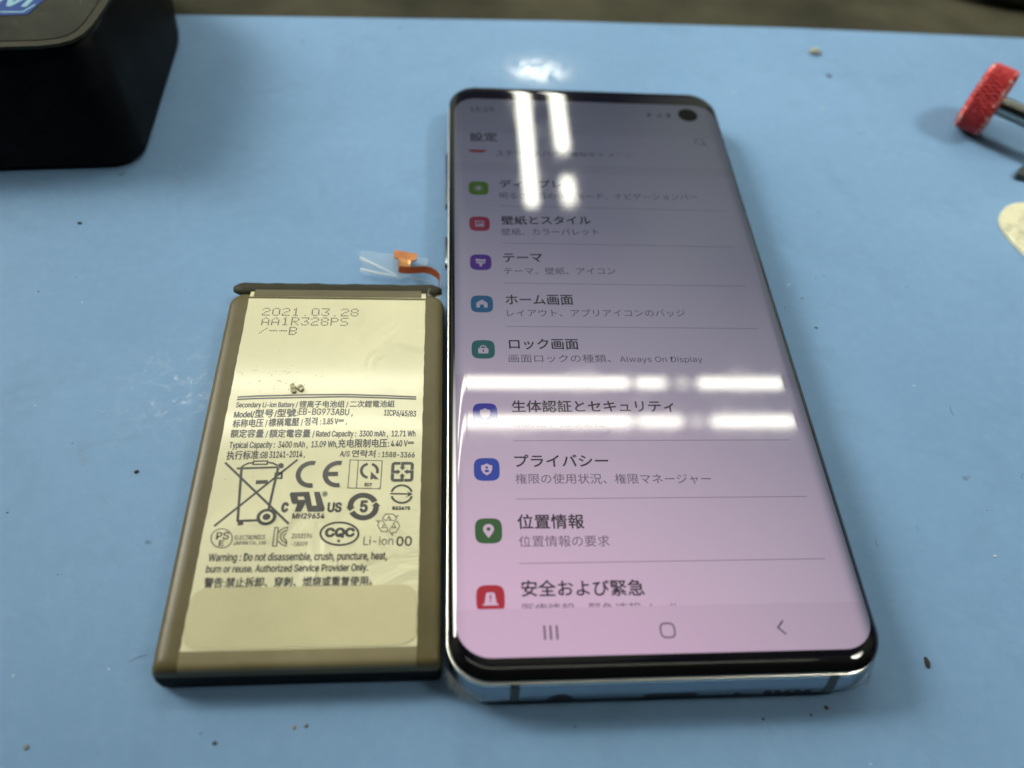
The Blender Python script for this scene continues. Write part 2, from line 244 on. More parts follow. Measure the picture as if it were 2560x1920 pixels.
FONT = None
try:
    fp = os.path.join(bpy.utils.system_resource('DATAFILES', path='fonts'), 'Inter.woff2')
    if os.path.exists(fp): FONT = bpy.data.fonts.load(fp)
except Exception:
    FONT = None
_gc = {}
def glyphs1(txt, weight=0.0):
    key = (txt, weight)
    if key in _gc: return _gc[key]
    c = bpy.data.curves.new('text', 'FONT')
    if FONT and all(ord(q) < 128 for q in txt): c.font = FONT
    c.body = txt; c.size = 1.0; c.offset = weight; c.resolution_u = 3
    o = bpy.data.objects.new('text', c)
    COL.objects.link(o)
    dg = bpy.context.evaluated_depsgraph_get()
    ev = o.evaluated_get(dg)
    me = ev.to_mesh()
    V = [(v.co.x, v.co.y) for v in me.vertices]
    F = [list(p.vertices) for p in me.polygons]
    ev.to_mesh_clear()
    bpy.data.objects.remove(o); bpy.data.curves.remove(c)
    _gc[key] = (V, F)
    return V, F
def advance(run):
    ext = lambda q: max(v[0] for v in glyphs1(q)[0])
    return ext('|' + run + '|') - ext('||')
LATIN_K = 1.0
def glyphs(txt, weight=0.0, latin=(1.0, 1.0)):
    """runs of Latin and of CJK characters set one after another; latin = width of the Latin face"""
    runs = []
    for ch in txt:
        k = ord(ch) < 128
        if runs and runs[-1][0] == k: runs[-1][1] += ch
        else: runs.append([k, ch])
    V = []; F = []; x = 0.0
    for k, r in runs:
        f, fy = latin if (k and len(runs) > 1) else (1.0, 1.0)
        v, g = glyphs1(r, weight)
        o = len(V)
        V += [(x + q[0] * f, q[1] * fy) for q in v]; F += [[i + o for i in h] for h in g]
        if len(runs) > 1: x += advance(r) * f
    return V, F
def text(mb, spec, z, mi=0, shear=0.0, latin=(1.0, 1.0)):
    """spec = [string, x0, y0, x1, y1, height, weight mm]; the baseline box runs from (x0,y0) to (x1,y1)"""
    s, x0, y0, x1, y1, h, w = spec
    V, F = glyphs(s, 0.0, latin)
    if not V: return
    ax = min(v[0] for v in V); bx = max(v[0] for v in V); ay = min(v[1] for v in V); by = max(v[1] for v in V)
    u = Vector((x1 - x0, y1 - y0)); e = u.normalized(); n = Vector((-u.y, u.x)).normalized() * h
    G = None
    k = 8 if w > .1 else 4
    for c in range(k + 1 if w > 0 else 1):
        sh = Vector((0, 0)) if c == 0 else Vector((math.cos(c * 2 * math.pi / k + .4), math.sin(c * 2 * math.pi / k + .4))) * w
        out = []
        for x, y in V:
            a = (x - ax) / (bx - ax); b = (y - ay) / (by - ay)
            p = Vector((x0, y0)) + u * a + n * b + e * (shear * h * b) + sh
            out.append((p.x, p.y, z + c * .0008))
        if G is None:
            G = []
            for f in F:
                if len(f) < 3: continue
                ar = sum(out[f[i]][0] * out[f[(i + 1) % len(f)]][1] - out[f[(i + 1) % len(f)]][0] * out[f[i]][1] for i in range(len(f)))
                G.append(f if ar > 0 else f[::-1])
        mb.add(out, G, mi)

# ---------------------------------------------------------------- materials
def srgb(r, g, b):
    f = lambda c: (c / 255 / 12.92) if c / 255 <= .04045 else ((c / 255 + .055) / 1.055) ** 2.4
    return (f(r), f(g), f(b), 1.0)
class NT:
    def __init__(s, name):
        s.m = bpy.data.materials.new(name); s.m.use_nodes = True
        s.n = s.m.node_tree.nodes; s.l = s.m.node_tree.links
        s.b = s.n['Principled BSDF']; s.out = s.n['Material Output']
        s.tc = None
    def set(s, **k):
        for a, v in k.items():
            s.b.inputs[a.replace('_', ' ')].default_value = v
        return s
    def co(s):
        if not s.tc: s.tc = s.n.new('ShaderNodeTexCoord')
        return s.tc.outputs['Object']
    def noise(s, scale, detail=4, rough=.55, vec=None, dist=0.0):
        t = s.n.new('ShaderNodeTexNoise')
        t.inputs['Scale'].default_value = scale; t.inputs['Detail'].default_value = detail
        t.inputs['Roughness'].default_value = rough; t.inputs['Distortion'].default_value = dist
        s.l.new(vec if vec is not None else s.co(), t.inputs['Vector'])
        return t.outputs['Fac']
    def ramp(s, fac, stops):
        r = s.n.new('ShaderNodeValToRGB')
        e = r.color_ramp.elements
        while len(e) < len(stops): e.new(.5)
        for el, (p, c) in zip(e, stops):
            el.position = p
            el.color = c if isinstance(c, tuple) and len(c) == 4 else ((c, c, c, 1) if not isinstance(c, tuple) else (*c, 1))
        s.l.new(fac, r.inputs['Fac'])
        return r.outputs['Color']
    def mix(s, fac, a, b, mode='MIX'):
        m = s.n.new('ShaderNodeMix'); m.data_type = 'RGBA'; m.blend_type = mode
        for i, v in ((0, fac), (6, a), (7, b)):
            if hasattr(v, 'is_linked') or hasattr(v, 'links'): s.l.new(v, m.inputs[i])
            else: m.inputs[i].default_value = v
        return m.outputs[2]
    def math(s, op, a, b=None):
        m = s.n.new('ShaderNodeMath'); m.operation = op
        for i, v in enumerate((a, b)):
            if v is None: continue
            if hasattr(v, 'links'): s.l.new(v, m.inputs[i])
            else: m.inputs[i].default_value = v
        return m.outputs[0]
    def bump(s, h, strength, dist):
        b = s.n.new('ShaderNodeBump'); b.inputs['Strength'].default_value = strength; b.inputs['Distance'].default_value = dist
        s.l.new(h, b.inputs['Height']); s.l.new(b.outputs['Normal'], s.b.inputs['Normal'])
        return s
    def link(s, out, name): s.l.new(out, s.b.inputs[name]); return s
    def blob(s, cx, cy, rx, ry, soft=.5, vec=None):
        """1 inside an ellipse (mm) on the ground plane, fading out"""
        mp = s.n.new('ShaderNodeMapping'); mp.vector_type = 'POINT'
        mp.inputs['Location'].default_value = (-cx / rx, -cy / ry, 0)
        mp.inputs['Scale'].default_value = (1000 / rx, 1000 / ry, 0)
        s.l.new(vec if vec is not None else s.co(), mp.inputs['Vector'])
        ln = s.n.new('ShaderNodeVectorMath'); ln.operation = 'LENGTH'
        s.l.new(mp.outputs['Vector'], ln.inputs[0])
        mr = s.n.new('ShaderNodeMapRange')
        mr.inputs['From Min'].default_value = 1.0; mr.inputs['From Max'].default_value = soft
        s.l.new(ln.outputs['Value'], mr.inputs['Value'])
        return mr.outputs['Result']
def simple(name, col, rough=.5, metal=0.0, spec=.5, noise=None, amt=.15):
    t = NT(name)
    t.set(Base_Color=(*col[:3], 1), Roughness=rough, Metallic=metal, Specular_IOR_Level=spec)
    if noise:
        a = tuple(c * (1 - amt) for c in col[:3]); b = tuple(min(1, c * (1 + amt)) for c in col[:3])
        t.link(t.ramp(t.noise(noise, 5), [(.3, a), (.7, b)]), 'Base Color')
    return t.m

# blue bench mat: matt rubber, scuffed, dirty, with a few worn glossy spots
t = NT('mat_rubber')
big = t.noise(14, 5, .6)
fine = t.noise(420, 3, .6)
base = t.ramp(big, [(.25, MAT_A), (.75, MAT_B)])
base = t.mix(t.math('MULTIPLY', t.ramp(t.noise(55, 6, .65, dist=.4), [(.52, 0.), (.75, 1.)]), .22), base, (.085, .16, .25, 1))
base = t.mix(t.math('MULTIPLY', t.ramp(fine, [(.45, 0.), (.75, 1.)]), .10), base, (.30, .46, .62, 1))
spot = t.ramp(t.noise(160, 2, .5), [(.755, 0.), (.79, 1.)])           # small dark specks
base = t.mix(t.math('MULTIPLY', spot, .55), base, (.06, .09, .11, 1))
grime = t.math('MULTIPLY', t.ramp(t.noise(70, 6, .7, dist=.6), [(.60, 0.), (.74, 1.)]), .45)
dirt = t.math('MAXIMUM', t.blob(-74, 118, 34, 9, .1), t.blob(-60, 45, 14, 22, .1))
dirt = t.math('MAXIMUM', dirt, t.blob(-68, 150, 12, 45, .1))
base = t.mix(t.math('MULTIPLY', dirt, grime), base, (.17, .17, .13, 1))
t.link(base, 'Base Color')
gloss = t.blob(26, 171.5, 19, 13, .25)
worn = t.math('MULTIPLY', t.math('MAXIMUM', t.blob(-53, 60, 16, 16, .2), t.blob(-101, 89, 8, 7, .2)), 1.0)
patchy = t.ramp(t.noise(520, 3, .6, dist=.8), [(.53, 0.), (.60, 1.)])
wp = t.math('MAXIMUM', t.math('MULTIPLY', worn, t.math('MULTIPLY', patchy, .8)), t.math('MULTIPLY', gloss, t.ramp(t.noise(260, 5, .75, dist=1.2), [(.36, .1), (.50, .97)])))
t.link(t.math('SUBTRACT', MAT_ROUGH, t.math('MULTIPLY', wp, MAT_ROUGH - .06)), 'Roughness')
h = t.math('ADD', t.math('MULTIPLY', t.noise(900, 3, .6), .25), t.math('MULTIPLY', t.math('MULTIPLY', t.noise(620, 2, .5, dist=.4), worn), .7))
h = t.math('MULTIPLY', h, t.math('SUBTRACT', 1.0, t.math('MULTIPLY', gloss, .2)))
t.bump(h, .35, .0006)
t.link(t.math('ADD', .26, t.math('MULTIPLY', wp, .5)), 'Specular IOR Level')
M_MAT = t.m

t = NT('bench_surface')
t.link(t.ramp(t.noise(26, 5, .6), [(.3, (.022, .023, .015)), (.7, (.070, .066, .042))]), 'Base Color')  # dark end of the mottle stands in for shadow on the bench
t.set(Roughness=.85, Specular_IOR_Level=.1); t.bump(t.noise(180, 3), .3, .0008)
M_BENCH = t.m

M_CASE = NT('black_plastic')
M_CASE.link(M_CASE.ramp(M_CASE.noise(60, 6, .7), [(.4, (.0022, .003, .004)), (.62, (.006, .0075, .009)), (.78, (.022, .024, .025))]), 'Base Color')
M_CASE.set(Roughness=.5, Specular_IOR_Level=.09); M_CASE.bump(M_CASE.noise(1500, 2), .12, .0003); M_CASE = M_CASE.m
M_RIM = simple('dull_olive_rim', (.026, .025, .013), .6, spec=.2, noise=200)
t = NT('dark_gloss_film')
t.link(t.ramp(t.noise(120, 6, .75, dist=.5), [(.35, (.010, .011, .007)), (.60, (.024, .023, .014)), (.66, (.08, .078, .052)), (.74, (.24, .235, .17))]), 'Base Color')
t.link(t.ramp(t.noise(90, 4), [(.4, .06), (.7, .26)]), 'Roughness'); t.bump(t.noise(75, 3, dist=.5), .16, .002); t.set(Specular_IOR_Level=.35)
M_FILM = t.m
M_BADGE = simple('badge_blue', srgb(30, 62, 128), .5, spec=.2, noise=80)
M_BADGE_INK = simple('badge_pale_ink', srgb(130, 175, 190), .4)

# phone
M_GLASS = NT('black_glass').set(Base_Color=(.003, .003, .0035, 1), Roughness=.035, IOR=1.52).m
M_FRAME = NT('polished_silver_band').set(Base_Color=(.26, .295, .335, 1), Metallic=1.0, Roughness=.16).m
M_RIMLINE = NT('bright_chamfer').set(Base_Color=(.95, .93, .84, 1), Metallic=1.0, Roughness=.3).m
M_ANT = simple('antenna_plastic', (.050, .062, .060), .45)
M_HOLE = simple('painted_hole_shade', (.002, .003, .006), .7)  # flat black patches: the shade inside the openings is put into the colour
M_LENS = NT('camera_lens').set(Base_Color=(.002, .002, .002, 1), Roughness=.12, Specular_IOR_Level=.12).m
UI_STOPS = [(.0, (.64, .43, .60)), (.07, (.56, .385, .52)), (.13, (.43, .335, .43)), (.22, (.240, .215, .285)), (.33, (.116, .119, .160)), (.45, (.058, .067, .088)), (.62, (.05, .065, .085)), (.8, (.014, .02, .027)), (1., (.003, .004, .006))]
def ui_mat(name, col):
    """lit screen pixel behind smooth glass; an OLED panel is dimmer and bluer the more obliquely it is seen"""
    t = NT(name)
    lw = t.n.new('ShaderNodeLayerWeight'); lw.inputs['Blend'].default_value = .5
    e = t.mix(1.0, t.ramp(lw.outputs['Facing'], UI_STOPS), (*col[:3], 1), 'MULTIPLY')
    t.link(e, 'Emission Color')
    sm = t.noise(38, 7, .72, dist=1.1)
    t.link(t.ramp(sm, [(.42, .025), (.78, .085)]), 'Roughness')
    t.set(Base_Color=(.004, .004, .005, 1), Emission_Strength=.9, IOR=1.52)
    return t.m
U_BASE = ui_mat('screen_panel', (.93, .93, .93))
U_CARD = ui_mat('screen_card', (1, 1, 1))
U_INK = ui_mat('screen_title_ink', (.045, .045, .055))
U_SUB = ui_mat('screen_subtitle_ink', (.20, .20, .22))
U_LINE = ui_mat('screen_divider_ink', (.58, .58, .60))
U_NAV = ui_mat('screen_nav_ink', (.22, .22, .23))
U_WHITE = ui_mat('screen_icon_white', (1, 1, 1))

# battery
t = NT('battery_film_olive')
t.link(t.ramp(t.noise(60, 5, .6), [(.3, (.078, .065, .026)), (.7, (.125, .105, .045))]), 'Base Color')
t.set(Roughness=.36, Specular_IOR_Level=.3); t.bump(t.noise(90, 4), .2, .0008); M_POUCH = t.m
M_POUCH_DARK = simple('battery_seal_dark', (.040, .039, .024), .6, spec=.15, noise=90)
M_POUCH_SHADE = simple('battery_front_shade', (.004, .004, .004), .65, spec=.12)  # near-black copy of the pouch film; shade of the front face painted in
t = NT('battery_overlap_film')
t.link(t.ramp(t.noise(50, 5, .6, dist=.8), [(.3, (.175, .148, .072)), (.7, (.235, .205, .11))]), 'Base Color')
t.set(Roughness=.3, Coat_Weight=.4, Coat_Roughness=.12); t.bump(t.noise(130, 3, dist=.8), .22, .0006); M_OVER = t.m
M_CORNER = simple('battery_corner_film', (.075, .058, .026), .35, noise=120)
def film_bump(t):
    """crinkled clear film over the label"""
    m = t.ramp(t.noise(26, 2, .5), [(.46, .05), (.66, 1.)])
    t.bump(t.math('MULTIPLY', t.noise(80, 3, .5, dist=1.5), m), .5, .0026)
t = NT('label_paper')
lb = t.ramp(t.noise(30, 6, .6), [(.3, LAB_A), (.7, LAB_B)])
scr = t.math('MULTIPLY', t.ramp(t.noise(240, 5, .8), [(.66, 0.), (.74, 1.)]), .30)
scr = t.math('MULTIPLY', scr, t.math('ADD', t.blob(-12.3, 16.5, 9, 7, .1), .10))
lb = t.mix(scr, lb, (.28, .27, .17, 1))
t.link(lb, 'Base Color'); t.set(Roughness=.42, Coat_Weight=.8, Coat_Roughness=.10); film_bump(t); M_LABEL = t.m
t = NT('label_ink')
t.set(Base_Color=(.014, .015, .012, 1), Roughness=.45, Coat_Weight=.7, Coat_Roughness=.16); film_bump(t); M_INK = t.m
t = NT('label_ink_faded'); t.set(Base_Color=(.11, .11, .08, 1), Roughness=.5); M_INK2 = t.m
t = NT('adhesive_patch')
t.link(t.ramp(t.noise(38, 5, .6), [(.3, (.44, .41, .235)), (.7, (.56, .52, .31))]), 'Base Color'); t.set(Roughness=.5); M_PATCH = t.m
M_FLAP = simple('translucent_olive_tape', (.118, .104, .056), .4, noise=90)
M_FLEX = NT('orange_flex'); M_FLEX.link(M_FLEX.ramp(M_FLEX.noise(300, 3), [(.3, (.40, .13, .022)), (.7, (.56, .22, .05))]), 'Base Color'); M_FLEX.set(Roughness=.35, Coat_Weight=.3); M_FLEX = M_FLEX.m
M_FLEX_DARK = NT('flex_brown').set(Base_Color=(.26, .062, .02, 1), Roughness=.35, Coat_Weight=.3).m
M_COPPER = NT('copper_traces').set(Base_Color=(.85, .42, .16, 1), Metallic=.9, Roughness=.28).m
M_COPPER.node_tree.nodes['Principled BSDF'].inputs['Base Color'].default_value = (.80, .40, .16, 1)
t = NT('clear_tape'); t.set(Base_Color=(.75, .82, .84, 1), Alpha=.14, Roughness=.14, Coat_Weight=.3); t.bump(t.noise(160, 3), .2, .0006); M_TAPE = t.m
t = NT('tape_crease'); t.set(Base_Color=(.82, .88, .90, 1), Alpha=.5, Roughness=.3); M_CREASE = t.m
t = NT('clear_residue'); t.set(Base_Color=(.85, .83, .70, 1), Alpha=.22, Roughness=.15, Coat_Weight=.6); t.bump(t.noise(900, 3), .6, .0006); M_RESIDUE = t.m

# the rest
t = NT('red_anodised'); t.link(t.ramp(t.noise(300, 3), [(.3, (.34, .018, .024)), (.7, (.50, .036, .036))]), 'Base Color'); t.set(Metallic=.25, Roughness=.38); M_RED = t.m
t = NT('worn_knurl_metal'); t.link(t.ramp(t.noise(900, 3, .6), [(.50, (.55, .04, .04)), (.64, (.80, .62, .52))]), 'Base Color'); t.set(Metallic=.5, Roughness=.35); M_WORN = t.m
M_STEEL = NT('dark_steel').set(Base_Color=(.30, .31, .28, 1), Metallic=1.0, Roughness=.22).m
t = NT('speckled_cream'); t.link(t.mix(t.math('MULTIPLY', t.ramp(t.noise(170, 6, .8), [(.47, 0.), (.66, 1.)]), .75), (.70, .68, .47, 1), (.30, .29, .19, 1)), 'Base Color'); t.set(Roughness=.55); M_CREAM = t.m
M_GREYTIP = simple('dark_grey_plastic', (.035, .045, .042), .5)

# ---------------------------------------------------------------- the setting
def sheet(name, pts, z, mat, nx=1):
    mb = MB(); mb.add([(x, y, z) for x, y in pts], [list(range(len(pts)))]); o = mb.build(name, mat); o['kind'] = 'structure'; return o
mb = MB()
loft(mb, [[(x, y, z) for x, y in ((-420, -330), (520, -330), (520, 199.5), (186, 199.2), (110, 199.6), (32, 198.0), (-79, 192.9), (-420, 176))] for z in (-2.2, -.15, 0)], 0, True, True)
o = mb.build('work_mat', M_MAT); o['kind'] = 'structure'
mb = MB(); loft(mb, [[(x, y, z) for x, y in ((-900, -500), (1000, -500), (1000, 700), (-900, 700))] for z in (-30, -2.3)], 0, True, True)
o = mb.build('bench_top', M_BENCH); o['kind'] = 'structure'

# ---------------------------------------------------------------- smartphone
W, H = 70.4, 149.9
PH = thing('smartphone', 'edge to edge phone with lit settings screen, lying right of the bare battery', 'smartphone', (W / 2, H / 2, 0))
RC = 7.2
def sdf(x, y):
    """distance inside the phone outline and outward normal"""
    qx = abs(x - W / 2) - (W / 2 - RC); qy = abs(y - H / 2) - (H / 2 - RC)
    sx = 1 if x > W / 2 else -1; sy = 1 if y > H / 2 else -1
    if qx > 0 and qy > 0:
        L = math.hypot(qx, qy); return RC - L, (sx * qx / L, sy * qy / L)
    if qx > qy: return RC - qx, (sx, 0.)
    return RC - qy, (0., sy)
ZT = 7.8 + ZM
def zglass(x, y):
    d, (nx, ny) = sdf(x, y)
    w = 3.8 * nx * nx + 3.0 * ny * ny; drop = 2.5 * nx * nx + 1.7 * ny * ny
    if d >= w: return ZT
    t = 1 - max(d, 0) / w
    return ZT - drop * (1 - math.sqrt(max(0, 1 - (t * .985) ** 2.2)))
def outline(inset, n=14):
    return rrect(inset, inset, W - inset, H - inset, max(RC - inset, .4), n)
def normal_at(x, y): return sdf(x, y)[1]
# front glass: concentric rings over the curved edge, flat in the middle
mb = MB(); rings = []
for d in (.35, .5, .7, 1.0, 1.35, 1.75, 2.2, 2.7, 3.2, 3.7, 4.2, 4.6, 6.0):
    rings.append([(x, y, zglass(x, y)) for x, y in outline(d)])
base = [(x, y, z - .5) for x, y, z in rings[0]]
loft(mb, [base] + rings)
glass = mb.build('front_glass', M_GLASS, PH, True, angle=40)
# metal band: rounder and taller at the ends than along the sides
def band_ring(z_end, in_end, z_side, in_side, extra=0.0):
    R = []
    for x, y in outline(0.0):
        nx, ny = normal_at(x, y); k = ny * ny
        ins = in_end * k + in_side * (1 - k) - extra; z = z_end * k + z_side * (1 - k)
        R.append((x - nx * ins, y - ny * ins, z))
    return R
END = [(.55, 2.6), (.75, 1.1), (1.15, .0), (1.7, -.75), (2.4, -1.15), (3.3, -1.25), (4.4, -1.05), (5.6, -.62), (6.5, -.2), (7.0, .0)]
SIDE = [(.55, 3.4), (.8, 2.2), (1.3, 1.2), (2.0, .6), (2.8, .28), (3.6, .1), (4.4, .0), (5.2, -.03), (5.7, .0), (6.1, .05)]
mb = MB()
loft(mb, [band_ring(e[0], e[1], s_[0], s_[1]) for e, s_ in zip(END, SIDE)], 0, False, False)
band = mb.build('metal_band', M_FRAME, PH, True)
mb = MB()
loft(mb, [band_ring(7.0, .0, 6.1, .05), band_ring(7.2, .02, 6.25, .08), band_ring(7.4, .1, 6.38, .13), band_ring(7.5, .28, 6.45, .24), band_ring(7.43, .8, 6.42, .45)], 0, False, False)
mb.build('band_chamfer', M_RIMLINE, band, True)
mb = MB()
loft(mb, [[(x, y, z) for x, y in outline(i)] for i, z in ((7, .02), (4.5, .06), (3.3, .25), (2.5, .6), (1.9, 1.0))], 0, True, False)
mb.build('back_glass', M_GLASS, PH, True, angle=40)
def end_y(z):
    for (z0, i0), (z1, i1) in zip(END, END[1:]):
        if z0 <= z <= z1: return i0 + (i1 - i0) * (z - z0) / (z1 - z0)
    return END[-1][1]
def end_patch(name, pts, mat, parent, off=.03):
    mb = MB(); poly(mb, [(x, z) for x, z in pts], 0)
    mb.v = [(x, end_y(z) - off, z) for x, z, _ in mb.v]
    return mb.build(name, mat, parent, True)
def strip_patch(name, x0, x1, zs, mat, parent, off=.035, dx=0.):
    mb = MB(); n = len(zs)
    V = [(x0 + dx * i / n, end_y(z) - off, z) for i, z in enumerate(zs)] + [(x1 + dx * i / n, end_y(z) - off, z) for i, z in enumerate(zs)]
    mb.add(V, [[i, n + i, n + i + 1, i + 1] for i in range(n - 1)])
    return mb.build(name, mat, parent, True)
ZS = [.8, 1.2, 1.8, 2.6, 3.4, 4.4, 5.6, 6.5, 7.0, 7.34]
for xa, xb, dx in ((9.9, 11.4, 0), (60.1, 61.7, .7)):
    strip_patch('antenna_band', xa, xb, ZS, M_ANT, band, .05, dx)
JX = 17.9
o = end_patch('headphone_jack', [(JX + 2.1 * math.cos(a * math.pi / 14), 3.1 + 1.75 * math.sin(a * math.pi / 14)) for a in range(28)], M_HOLE, band)
o = end_patch('charging_port', rrect(31.2, 1.7, 40.0, 4.3, 1.2, 6), M_HOLE, band)
end_patch('microphone_hole', [(46.3 + .5 * math.cos(a * math.pi / 8), 3.4 + .5 * math.sin(a * math.pi / 8)) for a in range(16)], M_HOLE, band)
for x in (51.3, 52.95, 54.6, 56.25, 57.9):
    end_patch('speaker_hole', rrect(x - .62, 2.9, x + .62, 4.1, .45, 4), M_HOLE, band)
for y0, y1 in ((108.8, 128.1), (89.6, 99.0)):
    mb = MB()
    P = rrect(y0, 3.0, y1, 5.0, .9, 5)
    loft(mb, [[(xx, y, z) for y, z in P] for xx in (.3, -.42)] + [[(-.55, y, z) for y, z in rrect(y0 + .2, 3.2, y1 - .2, 4.8, .7, 5)]], 0, False, True)
    mb.build('side_button', M_FRAME, PH, True, angle=40)
# peeling clear film crumbs on the knocked bottom corners
def residue(cx, cy, a0, a1, seed):
    rnd = random.Random(seed); mb = MB(); n = 72
    ph = [(rnd.uniform(.15, .9), rnd.uniform(0, 6.3), rnd.uniform(.2, 1.)) for _ in range(5)]
    V = []; F = []
    for i in range(n + 1):
        a = math.radians(a0 + (a1 - a0) * i / n); e = math.sin(math.pi * i / n) ** .5
        w = sum(k * math.sin(f * i + p) for f, p, k in ph) / 2.2
        for r, z in ((RC + .75, 5.2), (RC + 1.25 + .15 * w, 3.6 + .2 * w), (RC + 1.25 + e * (.45 + .35 * w), 2.0 + .3 * w), (RC + .9 + e * (.8 + .5 * w), .7 + .25 * w)):
            V.append((cx + r * math.cos(a), cy + r * math.sin(a), z))
    for i in range(n):
        for q in range(3): F.append([4 * i + q, 4 * i + q + 1, 4 * i + q + 5, 4 * i + q + 4])
    mb.add(V, F); return mb.build('film_residue', M_RESIDUE, PH, True)
residue(RC, RC, 196, 262, 3); residue(W - RC, RC, 288, 352, 5)

# ---- display
DX0, DX1, DY0, DY1, DR = 1.55, W - 1.55, 3.55, 143.6, 5.6
mb = MB(); rings = []
for d in (0, .25, .5, .8, 1.2, 1.7, 2.3, 3.2, 5.0):
    rings.append([(x, y, zglass(x, y) + .02) for x, y in rrect(DX0 + d, DY0 + d, DX1 - d, DY1 - d, max(DR - d, .5), 10)])
loft(mb, rings)
DISP = mb.build('display', U_BASE, PH, True)
def ui_grid(x0, x1, y0, y1, off, mb, mi=0):
    xs = sorted({x0, x1} | {x for x in (1.6, 2.0, 2.5, 3.0, 3.6, 4.4, 6, 20, 35, 50, W - 6, W - 4.4, W - 3.6, W - 3.0, W - 2.5, W - 2.0, W - 1.6) if x0 < x < x1})
    V = [(x, y, zglass(x, 75) + off) for y in (y0, y1) for x in xs]; n = len(xs)
    mb.add(V, [[i, i + 1, n + i + 1, n + i] for i in range(n - 1)], mi)
Z1, Z2, Z3, Z4 = .032, .046, .060, .074
PITCH, Y0R, GAP = 11.705, 18.65, 3.29
for a, b in ((8.3, Y0R + 3 * PITCH), (Y0R + 3 * PITCH + GAP, Y0R + 8 * PITCH + GAP), (Y0R + 8 * PITCH + 2 * GAP, 126.)):
    mb = MB(); ui_grid(DX0 + .12, DX1 - .12, a, b, Z1, mb); mb.build('menu_card', U_CARD, DISP, True)
for k in (0, 1, 2, 4, 5, 6, 7):
    y = Y0R + PITCH * k + (GAP if k > 3 else 0)
    mb = MB(); mb.add([(11.95, y - .09, ZT + Z2), (64, y - .09, ZT + Z2), (64, y + .09, ZT + Z2), (11.95, y + .09, ZT + Z2)], [[0, 1, 2, 3]])
    mb.build('divider_line', U_LINE, DISP)
for sp in DATA['titles']:
    mb = MB(); text(mb, sp, ZT + Z2); mb.build('menu_title', U_INK, DISP)
for sp in DATA['subs']:
    mb = MB(); text(mb, sp, ZT + Z2, latin=(1.12, 1.22)); mb.build('menu_subtitle', U_SUB, DISP)
# strips that the list scrolls under: header and navigation bar
mb = MB(); ui_grid(DX0 + .14, DX1 - .14, 123.4, 130., Z3, mb); mb.build('header_panel', U_CARD, DISP, True)
mb = MB(); ui_grid(DX0 + .14, DX1 - .14, 8.0, 11.15, Z3, mb); mb.build('navigation_panel', U_BASE, DISP, True)
mb = MB(); text(mb, DATA['header'][0], ZT + Z4); mb.build('screen_heading', U_INK, DISP)
mb = MB(); text(mb, DATA['header'][1], ZT + Z4); mb.build('clock_text', U_SUB, DISP)
